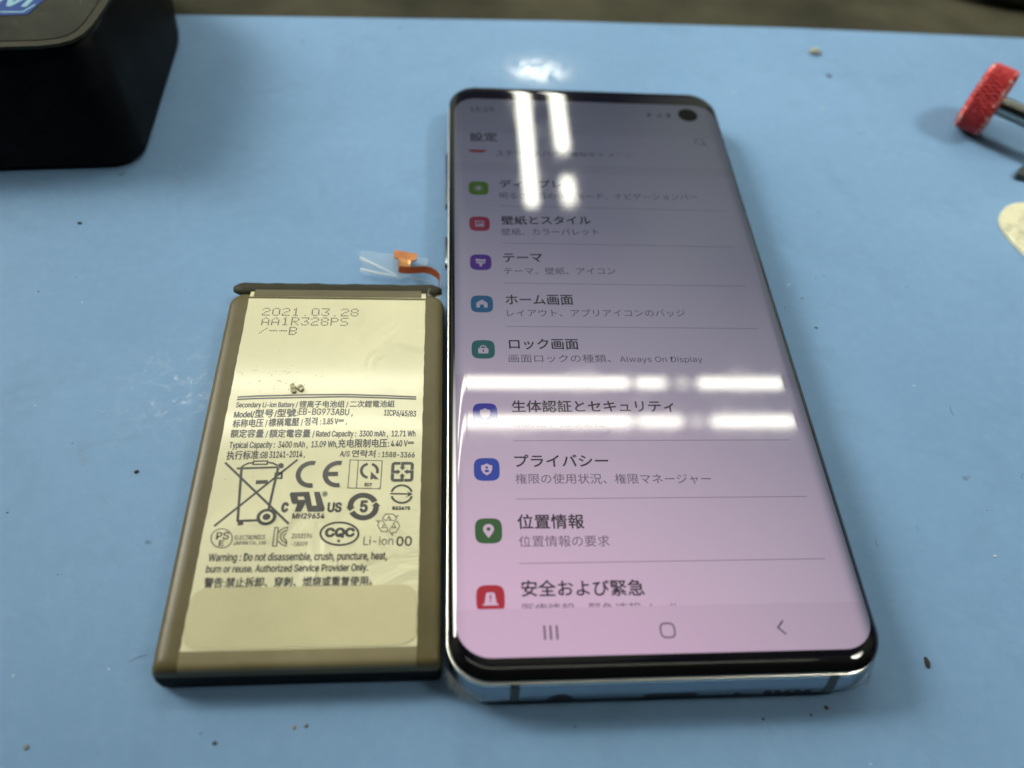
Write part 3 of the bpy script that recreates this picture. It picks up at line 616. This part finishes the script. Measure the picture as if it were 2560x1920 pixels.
# icons
ICON = [srgb(205, 58, 70), srgb(70, 135, 70), srgb(66, 104, 205), srgb(66, 70, 200), srgb(32, 140, 128), srgb(38, 140, 182), srgb(118, 62, 190), srgb(220, 84, 104), srgb(130, 190, 40)]
EM_N = (1 / .60, 1 / .42, 1 / .56)
def squircle(cx, cy, r, n=48, p=3.6):
    out = []
    for i in range(n):
        a = 2 * math.pi * i / n; c, s_ = math.cos(a), math.sin(a)
        k = (abs(c) ** p + abs(s_) ** p) ** (-1 / p); out.append((cx + r * k * c, cy + r * k * s_))
    return out
def icon_glyph(mb, k, cx, cy, z, zi):
    U = lambda pts: [(cx + x * 2.3, cy + y * 2.3) for x, y in pts]
    def cut(pts): poly(mb, U(pts), zi, 0)
    if k == 0:   # alarm lamp
        poly(mb, U([(-.56, -.46), (.56, -.46), (.52, -.36), (.42, -.34), (.30, .38), (.22, .46), (-.22, .46), (-.30, .38), (-.42, -.34), (-.52, -.36)]), z, 1)
        cut([(-.05, -.02), (.05, -.02), (.06, .28), (-.06, .28)]); cut([(-.06, -.2), (.06, -.2), (.06, -.09), (-.06, -.09)])
    if k == 1:   # map pin
        P = [(.40 * math.cos(a * math.pi / 12), .14 + .40 * math.sin(a * math.pi / 12)) for a in range(-2, 15)]
        poly(mb, U(P + [(-.20, -.30), (0, -.56), (.20, -.30)]), z, 1); disc(mb, (cx, cy + .14 * 2.3), .15 * 2.3, zi, 18, 0)
    if k in (2, 3):  # shields
        poly(mb, U([(0, -.52), (.28, -.32), (.42, -.02), (.42, .34), (.20, .40), (0, .52), (-.20, .40), (-.42, .34), (-.42, -.02), (-.28, -.32)]), z, 1)
        if k == 2:
            disc(mb, (cx, cy + .16 * 2.3), .11 * 2.3, zi, 14, 0); disc(mb, (cx, cy - .14 * 2.3), .18 * 2.3, zi, 14, 0, .12 * 2.3)
    if k == 4:   # padlock
        poly(mb, U(rrect(-.44, -.44, .44, .14, .1, 3)), z, 1); annulus(mb, (cx, cy + .16 * 2.3), .19 * 2.3, .29 * 2.3, z, 16, 1, 0, 180)
        cut([(-.06, -.26), (.06, -.26), (.05, -.02), (-.05, -.02)])
    if k == 5:   # house
        poly(mb, U([(-.50, -.42), (-.18, -.42), (-.18, -.08), (.18, -.08), (.18, -.42), (.50, -.42), (.50, .12), (0, .52), (-.50, .12)]), z, 1)
    if k == 6:   # brush
        poly(mb, U([(-.46, .10), (.46, .10), (.46, .40), (.1, .36), (-.46, .44)]), z, 1)
        poly(mb, U([(-.46, .02), (.46, .02), (.40, -.12), (.14, -.20), (.10, -.52), (-.10, -.52), (-.14, -.20), (-.40, -.12)]), z, 1)
    if k == 7:   # picture
        poly(mb, U(rrect(-.42, -.40, .42, .42, .08, 3)), z, 1); poly(mb, U(rrect(-.32, -.30, .32, .32, .04, 2)), zi, 0)
        poly(mb, U([(-.28, -.24), (.28, -.24), (.28, -.02), (.10, .10), (-.06, -.10), (-.16, -.02)]), zi + .008, 1); disc(mb, (cx - .12 * 2.3, cy + .16 * 2.3), .08 * 2.3, zi + .008, 10, 1)
    if k == 8:   # sun
        disc(mb, (cx, cy), .24 * 2.3, z, 18, 1)
        for i in range(8):
            a = i * math.pi / 4; d = Vector((math.cos(a), math.sin(a))); q = Vector((-d.y, d.x)) * .06
            poly(mb, U([tuple(d * .32 + q), tuple(d * .32 - q), tuple(d * .46 - q), tuple(d * .46 + q)]), z, 1)
for k, c in enumerate(ICON):
    mk = ui_mat('icon_colour', tuple(min(1.6, v) for v in c[:3]))
    y = Y0R + PITCH * (k - .5) + (GAP if k > 3 else 0); x = 7.1
    mb = MB(); poly(mb, squircle(x, y, 2.28), ZT + Z2, 0); icon_glyph(mb, k, x, y, ZT + Z2 + .005, ZT + Z2 + .009)
    mb.build('settings_icon', [mk, U_WHITE], DISP)
mb = MB(); poly(mb, squircle(7.1, 124.65, 2.28), ZT + Z2, 0); mb.build('settings_icon', ui_mat('icon_orange', srgb(225, 110, 60)), DISP)
mb = MB()
for x in (15.4, 16.35, 17.35): mb.add([(x - .17, 6.1, ZT + Z4), (x + .17, 6.1, ZT + Z4), (x + .17, 8.35, ZT + Z4), (x - .17, 8.35, ZT + Z4)], [[0, 1, 2, 3]])
mb.build('recents_button', U_NAV, DISP)
mb = MB(); ribbon(mb, squircle(34.95, 7.15, 1.12, 40, 3.2), .27, True, ZT + Z4); mb.build('home_button', U_NAV, DISP)
mb = MB(); ribbon(mb, [(54.05, 8.3), (52.95, 7.2), (54.05, 6.1)], .3, False, ZT + Z4); mb.build('back_button', U_NAV, DISP)
mb = MB(); annulus(mb, (62.75, 128.8), .95, 1.2, ZT + Z4, 28); ribbon(mb, [(63.55, 127.95), (64.35, 127.1)], .28, False, ZT + Z4 + .004); mb.build('search_icon', U_SUB, DISP)
mb = MB()
poly(mb, rrect(50.9, 138.4, 51.9, 139.7, .2, 3), ZT + Z4)
poly(mb, [(53.3, 138.4), (54.6, 138.4), (54.6, 139.8)], ZT + Z4)
poly(mb, rrect(56.0, 138.2, 57.0, 139.9, .2, 3), ZT + Z4)
mb.build('status_icons', U_SUB, DISP)
# punch hole camera
mb = MB(); disc(mb, (61.65, 139.5), 2.55, ZT + Z3, 40); hole = mb.build('camera_hole', M_LENS, DISP)

# ---------------------------------------------------------------- battery
BT = thing('battery', 'bare phone battery wrapped in olive film with a cream printed label, left of the phone', 'battery', (-22.7, 41.5, 0))
ZB = 4.87 + ZM
def bring(l, f, r, b, z, rad): return [(x, y, z) for x, y in rrect(-44.75 + l, 2.9 + f, -.62 - r, 79.9 - b, rad, 6)]
mb = MB()
R = [bring(.5, .3, .3, .6, .05, (.8, .8, 2, 2)), bring(.1, .0, .05, .2, .7, (1, 1, 2.4, 2.4)), bring(.0, .05, .0, .0, 2.6, (1, 1, 2.6, 2.6)), bring(.05, .35, .0, .1, 4.6, (1, 1, 2.6, 2.6)),
     bring(.25, .7, .1, .25, 5.6, (1, 1, 2.6, 2.6)), bring(.7, 1.05, .35, .5, 6.25, (1, 1, 2.6, 2.6)), bring(1.3, 1.6, .8, .9, 6.55, (1, 1, 2.5, 2.5)), bring(2.6, 2.3, 1.9, 1.6, ZB, (.8, .8, 2, 2))]
loft(mb, R, 0, True, True)
for i, f in enumerate(mb.f):
    zc = sum(mb.v[j][2] for j in f) / len(f)
    yc = sum(mb.v[j][1] for j in f) / len(f)
    if zc < 5.1 and yc < 6: mb.m[i] = 1
mb.build('pouch', [M_POUCH, M_POUCH_SHADE], BT, True, angle=50)
# rolled seal along the top
mb = MB()
pts = [(-44.75 + i * (43.6 / 40), 82.5 + .06 * math.sin(i * .9), 4.3 + .06 * math.sin(i * .55)) for i in range(41)]
rad = [1.08 * (min(1, .45 + .55 * math.sqrt(min(i, 40 - i) / 2.0)) if min(i, 40 - i) < 2 else 1.0 + .03 * math.sin(i * 1.7)) for i in range(41)]
tube_mesh(mb, pts, rad, 18, 0, 1.55)
mb.build('rolled_seal', M_POUCH_DARK, BT, True)
# label: gently cockled sheet
mb = MB()
LX0, LX1, LY0, LY1 = -40.5, -4.5, 6.45, 80.1
rndl = random.Random(8)
ed = [rndl.uniform(-.06, .06) for _ in range(80)]
nx, ny = 18, 60
V = []
for j in range(ny + 1):
    for i in range(nx + 1):
        x = LX0 + (LX1 - LX0) * i / nx; y = LY0 + (LY1 - LY0) * j / ny
        if i in (0, nx): x += ed[j]
        z = ZB + .02
        if y > 77.8: z = zl = ZB + .02 - .35 * ((y - 77.8) / 2.3) ** 2
        V.append((x, y, z))
mb.add(V, [[j * (nx + 1) + i, j * (nx + 1) + i + 1, (j + 1) * (nx + 1) + i + 1, (j + 1) * (nx + 1) + i] for j in range(ny) for i in range(nx)])
LAB = mb.build('label', M_LABEL, BT, True)
ZP = ZB + .04
mb = MB()
for i, sp in enumerate(DATA['label_text']): text(mb, sp, ZP + .002 * (i % 3), latin=(.92, 1.28))
mb.build('label_lettering', M_INK, LAB)
mb = MB()
for i, (w, cl, pts) in enumerate(DATA['label_strokes']): ribbon(mb, pts, w, bool(cl), ZP + .002 * (i % 9))
for i, pts in enumerate(DATA['label_fills']): poly(mb, pts, ZP + .020 + .002 * i)
c, ro, rm, ri = DATA['bin_wheel']
annulus(mb, c, rm, ro, ZP + .036, 40, 0, 0, 360, .93); disc(mb, c, rm, ZP + .038, 36, 1, rm * .93); disc(mb, c, ri, ZP + .040, 30, 0, ri * .93)
x0, x1, yt, yb, e0, e1 = DATA['ce']
for l, r in ((x0, x1), (e0, e1)):
    R_ = (yt - yb) / 2; cy = (yt + yb) / 2; cx = l + R_; w = .86
    a = math.degrees(math.acos(max(-1, min(1, (r - cx) / R_))))
    annulus(mb, (cx, cy), R_ - w, R_, ZP + .030, 40, 0, a, 360 - a)
    if l == e0: mb.add([(l + .5, cy - .42, ZP + .034), (r - .55, cy - .42, ZP + .034), (r - .55, cy + .42, ZP + .034), (l + .5, cy + .42, ZP + .034)], [[0, 1, 2, 3]])
(c, hs) = DATA['square_arrows']
for k in range(4):
    a = k * math.pi / 2; rot = lambda p: (c[0] + hs * (p[0] * math.cos(a) - p[1] * math.sin(a)), c[1] + hs * (p[0] * math.sin(a) + p[1] * math.cos(a)))
    ribbon(mb, [rot(p) for p in ((.0, .38), (.0, .83), (.62, .83), (.75, .80), (.83, .70), (.83, .18))], .27 * hs, False, ZP + .03 + .002 * k)
    poly(mb, [rot(p) for p in ((-.25, .45), (.25, .45), (0, .14))], ZP + .042 + .002 * k)
mb.build('label_symbols', [M_INK, M_LABEL], LAB)
# dot matrix date code
G57 = {'0': "01110100011000110001100011000101110", '1': "00100011000010000100001000010001110", '2': "01110100010000100110010001000011111", '3': "11111000010001000110000011000101110",
       '8': "01110100011000101110100011000101110", '.': "00000000000000000000000000000000100", 'A': "00100010101000110001111111000110001", 'R': "11110100011000111110101001001010001",
       'P': "11110100011000111110100001000010000", 'S': "01111100001000001110000010000111110", 'B': "11110100011000111110100011000111110", '/': "00000000010001000100010001000000000", '-': "00000000000000011111000000000000000"}
mb = MB(); rd = random.Random(4)
for s_, x0, y0, x1, h in DATA['dots']:
    n = len(s_); adv = (x1 - x0) / (n - .25)
    for i, ch in enumerate(s_):
        for q, b in enumerate(G57[ch]):
            if b == '1':
                r, cc = divmod(q, 5)
                disc(mb, (x0 + .1 + adv * i + cc * adv * .66 / 4 + rd.uniform(-.02, .02), y0 + .12 + (h - .34) * (6 - r) / 6 + rd.uniform(-.02, .02)), .145, ZP, 8, 0)
mb.build('date_code', M_INK, LAB)
mb = MB()
for q in range(46):
    x = rd.gauss(-31, 1.2); y = rd.gauss(37.15 - 10.1, .35)
for q in range(60):
    x, y = (rd.gauss(-33, 4), rd.gauss(57.5, 1.8)) if q < 34 else (rd.uniform(-39, -6), rd.uniform(8, 66))
    a = rd.uniform(0, 3.1); L = rd.uniform(.06, .45 if q % 7 else 1.0); d = (math.cos(a) * L, math.sin(a) * L)
    ribbon(mb, [(x, y), (x + d[0], y + d[1])], rd.uniform(.05, .11), False, ZP + .052 + .001 * (q % 12))
mb.build('label_scratches', M_INK2, LAB)
# grey adhesive strip near the foot of the label
mb = MB(); poly(mb, rrect(-40.45, 6.75, -4.62, 16.5, 2.4, 8), ZP + .07); mb.build('adhesive_strip', M_PATCH, BT)
# film folded over the bottom end and its double layers at the corners
mb = MB()
ys = [(6.5, ZB + .05), (5.6, ZB + .05), (5.2, ZB + .035), (4.5, 6.62), (3.95, 6.36), (3.62, 5.72)]
V = [(x, y - (.02 if k else 0), z + .03) for k, (y, z) in enumerate(ys) for x in (-40.5, -30, -20, -10, -4.5)]
mb.add(V, [[k * 5 + i + 5, k * 5 + i + 6, k * 5 + i + 1, k * 5 + i] for k in range(len(ys) - 1) for i in range(4)])
mb.build('end_film', M_OVER, BT, True)
# dark tape band folded over the label top
mb = MB()
P0 = rrect(-39.75, 78.55, -5.35, 81.2, .5, 4)
for (x, y) in P0: pass
V = []; ysf = (78.55, 79.2, 79.8, 80.4, 81.0)
for j, y in enumerate(ysf):
    for i in range(25):
        V.append((-39.7 + 34.3 * i / 24, y + .12 * (i / 24), ZB + .06 - (.42 * ((y - 78.0) / 2.3) ** 2 if y > 78 else 0)))
mb.add(V, [[j * 25 + i, j * 25 + i + 1, (j + 1) * 25 + i + 1, (j + 1) * 25 + i] for j in range(len(ysf) - 1) for i in range(24)])
mb.build('seal_tape', M_FLAP, BT, True)
# crumpled clear film at the top right corner
mb = MB(); rc = random.Random(11)
V = []
for j in range(6):
    for i in range(6): V.append((-5.6 + i * .95 + rc.uniform(-.2, .2), 78.2 + j * 1.1 + rc.uniform(-.2, .2) - i * .25, 5.2 + rc.uniform(-.5, .5) - abs(i - 2) * .45))
mb.add(V, [[j * 6 + i, j * 6 + i + 1, (j + 1) * 6 + i + 1, (j + 1) * 6 + i] for j in range(5) for i in range(5) if rc.random() < .8])
mb.build('crumpled_film', M_RESIDUE, BT)
# lump of old glue on the label
def lump(mb, c, r, seed, sub=2, flat=.6, mi=0):
    rr = random.Random(seed); bm = bmesh.new(); bmesh.ops.create_icosphere(bm, subdivisions=sub, radius=1)
    k = [(Vector((rr.gauss(0, 1), rr.gauss(0, 1), rr.gauss(0, 1))).normalized(), rr.uniform(-.35, .45)) for _ in range(9)]
    V = []
    for v in bm.verts:
        f = 1 + sum(a * max(0, v.co.dot(d)) ** 3 for d, a in k)
        V.append((c[0] + v.co.x * r[0] * f, c[1] + v.co.y * r[1] * f, max(c[2] + v.co.z * r[2] * f * flat, c[2] - r[2] * .5)))
    bm.verts.index_update()
    mb.add(V, [[q.index for q in f.verts] for f in bm.faces], mi); bm.free()
M_GLUE = simple('old_glue', (.42, .40, .25), .6, noise=900, amt=.5)
mb = MB(); rg = random.Random(2)
for q in range(9): lump(mb, (-28.6 + rg.gauss(0, .5), 55.3 + rg.gauss(0, .6), ZB + .25), (rg.uniform(.25, .6),) * 2 + (.4,), q + 20, 2)
mb.build('glue_lump', M_GLUE, LAB, True)
# flex cable with its connector, and the clear tape around it
F = DATA['flex']
def zt(y): return 1.2 + max(0, (94 - y)) * .05
mb = MB()
hd = F['head']
def slab(mb, pts, z0, z1, mi=0):
    n = len(pts); A = sum(pts[i][0] * pts[(i + 1) % n][1] - pts[(i + 1) % n][0] * pts[i][1] for i in range(n))
    if A < 0: pts = pts[::-1]
    loft(mb, [[(x, y, z0) for x, y in pts], [(x, y, z1) for x, y in pts]], mi, True, False); poly(mb, pts, z1, mi)
slab(mb, hd, 1.9, 2.25)
FLEX = mb.build('flex_connector', M_FLEX, BT)
st = F['stem']
mb = MB()
n = 8; V = []
for j in range(n + 1):
    t_ = j / n; yl = st[0][1] + (st[3][1] - st[0][1]) * t_; yr = st[1][1] + (st[2][1] - st[1][1]) * t_; xl = st[0][0] + (st[3][0] - st[0][0]) * t_; xr = st[1][0] + (st[2][0] - st[1][0]) * t_
    z = 2.28 + .9 * t_ ** 2
    for i in range(5): V.append((xl + (xr - xl) * i / 4, yl + (yr - yl) * i / 4, z + (.14 if i in (1, 3) else 0)))
mb.add(V, [[j * 5 + i + 5, j * 5 + i + 6, j * 5 + i + 1, j * 5 + i] for j in range(n) for i in range(4)])
mb.build('flex_traces', M_COPPER, FLEX, True)
mb = MB(); cb = F['cable']
V = []; N = 0
import itertools
for (xa, ya), (xb, yb) in zip(cb, cb[1:]):
    for q in range(4):
        t_ = q / 4; V.append((xa + (xb - xa) * t_, ya + (yb - ya) * t_))
V.append(tuple(cb[-1])); V.append((-1.6, 83.2))
hgt = [3.3 + .5 * math.sin(i / len(V) * 3.1) for i in range(len(V))]
VV = []
for (x, y), z in zip(V, hgt): VV += [(x - .1, y - .55, z - .55), (x + .1, y + .5, z + .5)]
mb.add(VV, [[2 * i, 2 * i + 2, 2 * i + 3, 2 * i + 1] for i in range(len(V) - 1)])
# printed marks on the cable
mb.build('flex_cable', M_FLEX_DARK, BT, True)
tp = F['tape']
mb = MB(); poly(mb, tp, 0)
bm = bmesh.new()
vs = [bm.verts.new(v) for v in mb.v]
for f in mb.f: bm.faces.new([vs[i] for i in f])
bmesh.ops.triangulate(bm, faces=bm.faces)
for _ in range(3): bmesh.ops.subdivide_edges(bm, edges=[e for e in bm.edges if e.calc_length() > 1.0], cuts=1, use_grid_fill=True); bmesh.ops.triangulate(bm, faces=bm.faces)
bm.verts.index_update()
V = [(v.co.x, v.co.y, .5 + .8 * max(0, min(1, (v.co.x + 20) / 8)) + .35 * math.sin(v.co.x * 1.1 + v.co.y * .6) * .6) for v in bm.verts]
Fc = [[v.index for v in f.verts] for f in bm.faces]; bm.free()
mb = MB(); mb.add(V, Fc); TAPE = mb.build('clear_tape', M_TAPE, BT, True)
mb = MB()
def crease(a, b, w):
    pts = [(a[0] + (b[0] - a[0]) * i / 10, a[1] + (b[1] - a[1]) * i / 10, 1.75 + .5 * i / 10) for i in range(11)]
    tube_mesh(mb, pts, [w * (1 - .75 * i / 10) for i in range(11)], 8)
crease((-19.5, 94.6), (-11.2, 89.2), .34); crease((-19.2, 91.0), (-10.8, 88.7), .38)
crease((-8.2, 88.8), (-3.0, 87.2), .08)
mb.build('tape_crease', M_CREASE, TAPE, True)

# ---------------------------------------------------------------- black box (top left)
BX = thing('black_box', 'black plastic instrument case with dark glossy top plate and blue badge', 'instrument case', (-140, 165, 0))
def box_ring(z, ins_f, ins_r, ins_b=6., R=7., extra=0):
    fl = lambda x: 124.6 + (x + 78) * .083
    P = [(-215 + extra, fl(-215) + ins_f)]
    cx, cy = -74.2 - ins_r, fl(-76) + ins_f
    for i in range(9):
        a = math.radians(-90 + 90 * i / 8); P.append((cx - R + R * math.cos(a), cy + R + R * math.sin(a)))
    P += [(-75.3 - ins_r, 177), (-76.2 - ins_r, 182), (-81.0 - ins_r, 201 - ins_b * .5), (-90 - ins_r, 214 - ins_b), (-215 + extra, 206 - ins_b)]
    return [(x, y, z) for x, y in P]
mb = MB()
loft(mb, [box_ring(0, .8, .6), box_ring(1.2, .0, .0), box_ring(3, .5, .3), box_ring(14, 5.2, 2.6), box_ring(23.5, 10.4, 4.9), box_ring(25.6, 11.2, 5.6, R=8), box_ring(26.0, 11.8, 6.2, R=8.5)], 0, True, True)
body = mb.build('case_body', M_CASE, BX, True, angle=35)
def plate_pts(d):
    P = [(-214, 124.0 + d - .2)]
    for (x, y) in ((-105, 131.1), (-98, 131.9), (-90, 132.9), (-86, 134.0), (-83.4, 135.6), (-81.6, 138.2), (-80.6, 141.6), (-79.9, 147), (-79.2, 155), (-79.2, 178)):
        P.append((x, y))
    P += [(-84, 195), (-92, 203), (-214, 196)]
    c = Vector((-150, 165))
    out = []
    for i, p in enumerate(P):
        a = Vector(P[i - 1]); b = Vector(P[(i + 1) % len(P)]); t_ = (b - a).normalized(); n_ = Vector((-t_.y, t_.x))
        q = Vector(p) + n_ * d; out.append((q.x, q.y))
    return out
mb = MB(); slab(mb, plate_pts(0), 25.9, 26.7); PLATE = mb.build('top_plate', M_RIM, BX)
mb = MB()
slab(mb, plate_pts(2.1), 26.6, 26.85)
mb.build('gloss_panel', M_FILM, PLATE)
mb = MB(); bz = 26.95
slab(mb, [(-122, 142.6), (-101.0, 143.9), (-95.3, 144.7), (-91.8, 158), (-118, 158)], 26.8, bz)
text(mb, ['M', -104.0, 147.6, -96.6, 147.9, 7.4, .15], bz + .03, 1, .28)
ribbon(mb, [(-101.3, 145.2), (-96.6, 145.55), (-94.8, 148.8)], .45, False, bz + .04, 1)
ribbon(mb, [(-120, 143.6), (-103.6, 145.0)], .45, False, bz + .04, 1)
mb.build('badge', [M_BADGE, M_BADGE_INK], PLATE)

# ---------------------------------------------------------------- red knurled knob tool (right)
KN = thing('knurled_knob_tool', 'dark steel rod ending in a red knurled knob, at the right edge', 'hand tool', (149, 150, 0))
ax = Vector((KAX[0], KAX[1], 0)).normalized(); up = Vector((0, 0, 1)); sd = ax.cross(up)
KC = Vector((KCX, KCY, KR)); 
def knob(mb, c, half, R, n=200):
    prof = [(-half, R * .80), (-half * .93, R * .93), (-half * .72, R * .995), (-half * .35, R), (0, R), (half * .35, R), (half * .72, R * .995), (half * .93, R * .93), (half, R * .80)]
    m = 30
    # knurled rim: two crossing sets of grooves pressed into the barrel
    rings = []
    for j in range(m + 1):
        u_ = -1 + 2 * j / m
        r0 = None
        for (a, ra), (b, rb) in zip(prof, prof[1:]):
            if a <= u_ * half + 1e-9 and u_ * half <= b + 1e-9: r0 = ra + (rb - ra) * (u_ * half - a) / (b - a); break
        r0 = r0 or prof[-1][1]
        ring = []
        for i in range(n * 2):
            th = math.pi * i / n
            g1 = abs(math.sin(23 * th + u_ * 4.0)); g2 = abs(math.sin(23 * th - u_ * 4.0))
            k = .075 * R * (1 - min(g1, g2) ** .5) if abs(u_) < .97 else 0
            r = r0 - k
            p = c + ax * (u_ * half) + (sd * math.cos(th) + up * math.sin(th)) * r
            ring.append(tuple(p))
        rings.append(ring)
    loft(mb, rings, 0, True, True)
    for q, f in enumerate(mb.f):
        if len(f) == 4:
            u_ = sum((Vector(mb.v[i]) - c).dot(ax) for i in f) / 4 / half
            if .68 < abs(u_) < .96: mb.m[q] = 1
mb = MB(); knob(mb, KC, KH, KR); KNB = mb.build('red_knob', [M_RED, M_WORN], KN, True, angle=60)
mb = MB(); tube_mesh(mb, [tuple(KC + ax * (KH - .5)), tuple(KC + ax * 12), tuple(KC + ax * 55), tuple(KC + ax * 56)], [2.55, 2.55, 2.55, 2.0], 32)
mb.build('steel_rod', M_STEEL, KN, True, angle=40)
mb = MB(); knob(mb, KC + ax * 60, KH, KR); mb.build('red_knob', [M_RED, M_WORN], KN, True, angle=60)

# ---------------------------------------------------------------- cream card, dark tip
mb = MB()
P = [(150.6, 119.6), (147.4, 119.0), (144.6, 117.7), (142.4, 115.6), (140.9, 113.2), (140.25, 110.6), (140.3, 108.2), (141.0, 104.4), (142.2, 100.9), (146.5, 91), (152, 80), (178, 86), (176, 122)]
loft(mb, [[(x, y, z) for x, y in P[::-1]][::-1] for z in (.02, .9)], 0, True, False)
slab(mb, P, .85, 1.0) if False else None
n = len(P); A = P if sum(P[i][0] * P[(i + 1) % n][1] - P[(i + 1) % n][0] * P[i][1] for i in range(n)) > 0 else P[::-1]
mb = MB(); loft(mb, [[(x, y, .02) for x, y in A], [(x, y, .75) for x, y in A]], 0, True, False)
c0 = (158, 103); B2 = [(x + (c0[0] - x) * .012, y + (c0[1] - y) * .012) for x, y in A]
loft(mb, [[(x, y, .75) for x, y in A], [(x, y, 1.0) for x, y in B2]], 0, False, False); poly(mb, B2, 1.0)
o = mb.build('plastic_card', M_CREAM, origin=(150, 105, 0)); tag(o, 'cream speckled plastic card with a rounded corner at the right edge', 'card')
mb = MB()
slab(mb, [(152.3, 129.4), (153.4, 131.2), (156.7, 134.0), (166, 138), (168, 131), (156.4, 128.5), (153.6, 128.7)], .02, 2.0)
o = mb.build('pry_tool', M_GREYTIP, origin=(158, 131, 0)); tag(o, 'dark grey pry tool tip between red knob and cream card', 'hand tool')
mb = MB()
tube_mesh(mb, [(172, 229, 1.5), (184, 225.5, 1.8), (192, 223.5, 1.6), (215, 221, 1.6), (240, 226, 1.6)], [1.5, 3.4, 3.6, 3.6, 2], 14)
o = mb.build('dark_cable', simple('cable_black', (.012, .012, .007), .5), origin=(205, 224, 0)); tag(o, 'thick black cable lying on the bench behind the mat', 'cable')

# ---------------------------------------------------------------- crumbs on the mat
CR = [('tan', -23.3, -3.4, (.36, .52, .22), (.30, .27, .19), 'tan shard of debris just below the battery'),
      ('tan2', -21.5, -3.3, (.42, .28, .2), (.16, .15, .11), 'small brown crumb right beside the tan shard'),
      ('brown', -34.8, -5.3, (.42, .30, .2), (.045, .035, .03), 'dark brown crumb below the battery, left of the tan shard'),
      ('tan3', -62.2, -5.0, (.40, .42, .2), (.24, .22, .17), 'pale tan crumb near the bottom left corner of the mat'),
      ('dark', -56.8, 41.4, (.48, .36, .25), (.03, .024, .02), 'dark crumb on the mat left of the battery'),
      ('flake', 81.6, 3.75, (.42, .8, .28), (.008, .009, .010), 'black flake on the mat right of the phone bottom corner'),
      ('grey', 112.2, 185.5, (1.9, 1.3, 1.3), (.40, .39, .30), 'pale grey crumb near the far edge of the mat'),
      ('sm', 113.4, 174.2, (.9, .6, .4), (.10, .14, .14), 'small dark crumb in front of the pale grey crumb'),
      ('br2', 62.0, -3.1, (.42, .36, .2), (.09, .08, .06), 'brown crumb below the phone right corner'),
      ('dk2', 51.0, -4.5, (.26, .24, .15), (.012, .014, .016), 'tiny black crumb below the phone speaker holes'),
      ('br3', 59.2, -4.1, (.24, .22, .12), (.13, .09, .06), 'tiny reddish crumb left of the brown crumb under the phone'),
      ('edge', 65.6 + 8.2, 91.2, (.7, .6, .35), (.06, .065, .05), 'dark crumb touching the right edge of the phone'),
      ('st2', 82.5, 77.0, (.35, .3, .2), (.07, .09, .08), 'small grey green crumb on the mat right of the phone middle'),
      ('st3', -83.6, 105.8, (.55, .45, .3), (.04, .055, .06), 'dark crumb in front of the black case')]
for key, x, y, r, c, lab in CR:
    mb = MB(); r = tuple(.85 * q for q in r); lump(mb, (x, y, r[2] * .5), r, hash(key) % 97 if False else sum(map(ord, key)), 2, 1.0)
    o = mb.build('crumb', simple('crumb_' + key, c, .65, noise=2000, amt=.35), origin=(x, y, 0), smooth=(key not in ('tan', 'flake')))
    tag(o, lab, 'crumb', 'loose crumbs on the mat')
# lint, fibres and pale specks nobody would count
mb = MB(); rf = random.Random(21)
def keep(x, y):
    return not (-46 < x < 72 and -2.5 < y < 151) and not (x < -72 and y > 118) and y < 192 and not (x > 138 and 80 < y < 160)
n = 0
while n < 100:
    x = rf.uniform(-110, 160); y = rf.uniform(-16, 190)
    if not keep(x, y): continue
    n += 1; k = 0 if rf.random() < .6 else 1
    if n % 9 == 0:
        a = rf.uniform(0, 6.3); cv = rf.uniform(-.5, .5); L = rf.uniform(1.2, 3.5); pts = [(x, y, .06)]
        for i in range(6):
            a += cv; pts.append((pts[-1][0] + L / 6 * math.cos(a), pts[-1][1] + L / 6 * math.sin(a), .06))
        tube_mesh(mb, pts, .035, 5, 0)
    else:
        s_ = rf.uniform(.08, .2) * (1.6 if rf.random() < .08 else 1)
        lump(mb, (x, y, s_ * .4), (s_ * rf.uniform(.7, 1.6), s_, s_ * .6), n, 1, 1.0, k)
o = mb.build('lint', [simple('lint_dark', (.075, .10, .12), .8), simple('lint_pale', (.50, .56, .55), .6)])
o['kind'] = 'stuff'
for o in bpy.data.objects:
    if '_o' in o: del o['_o']
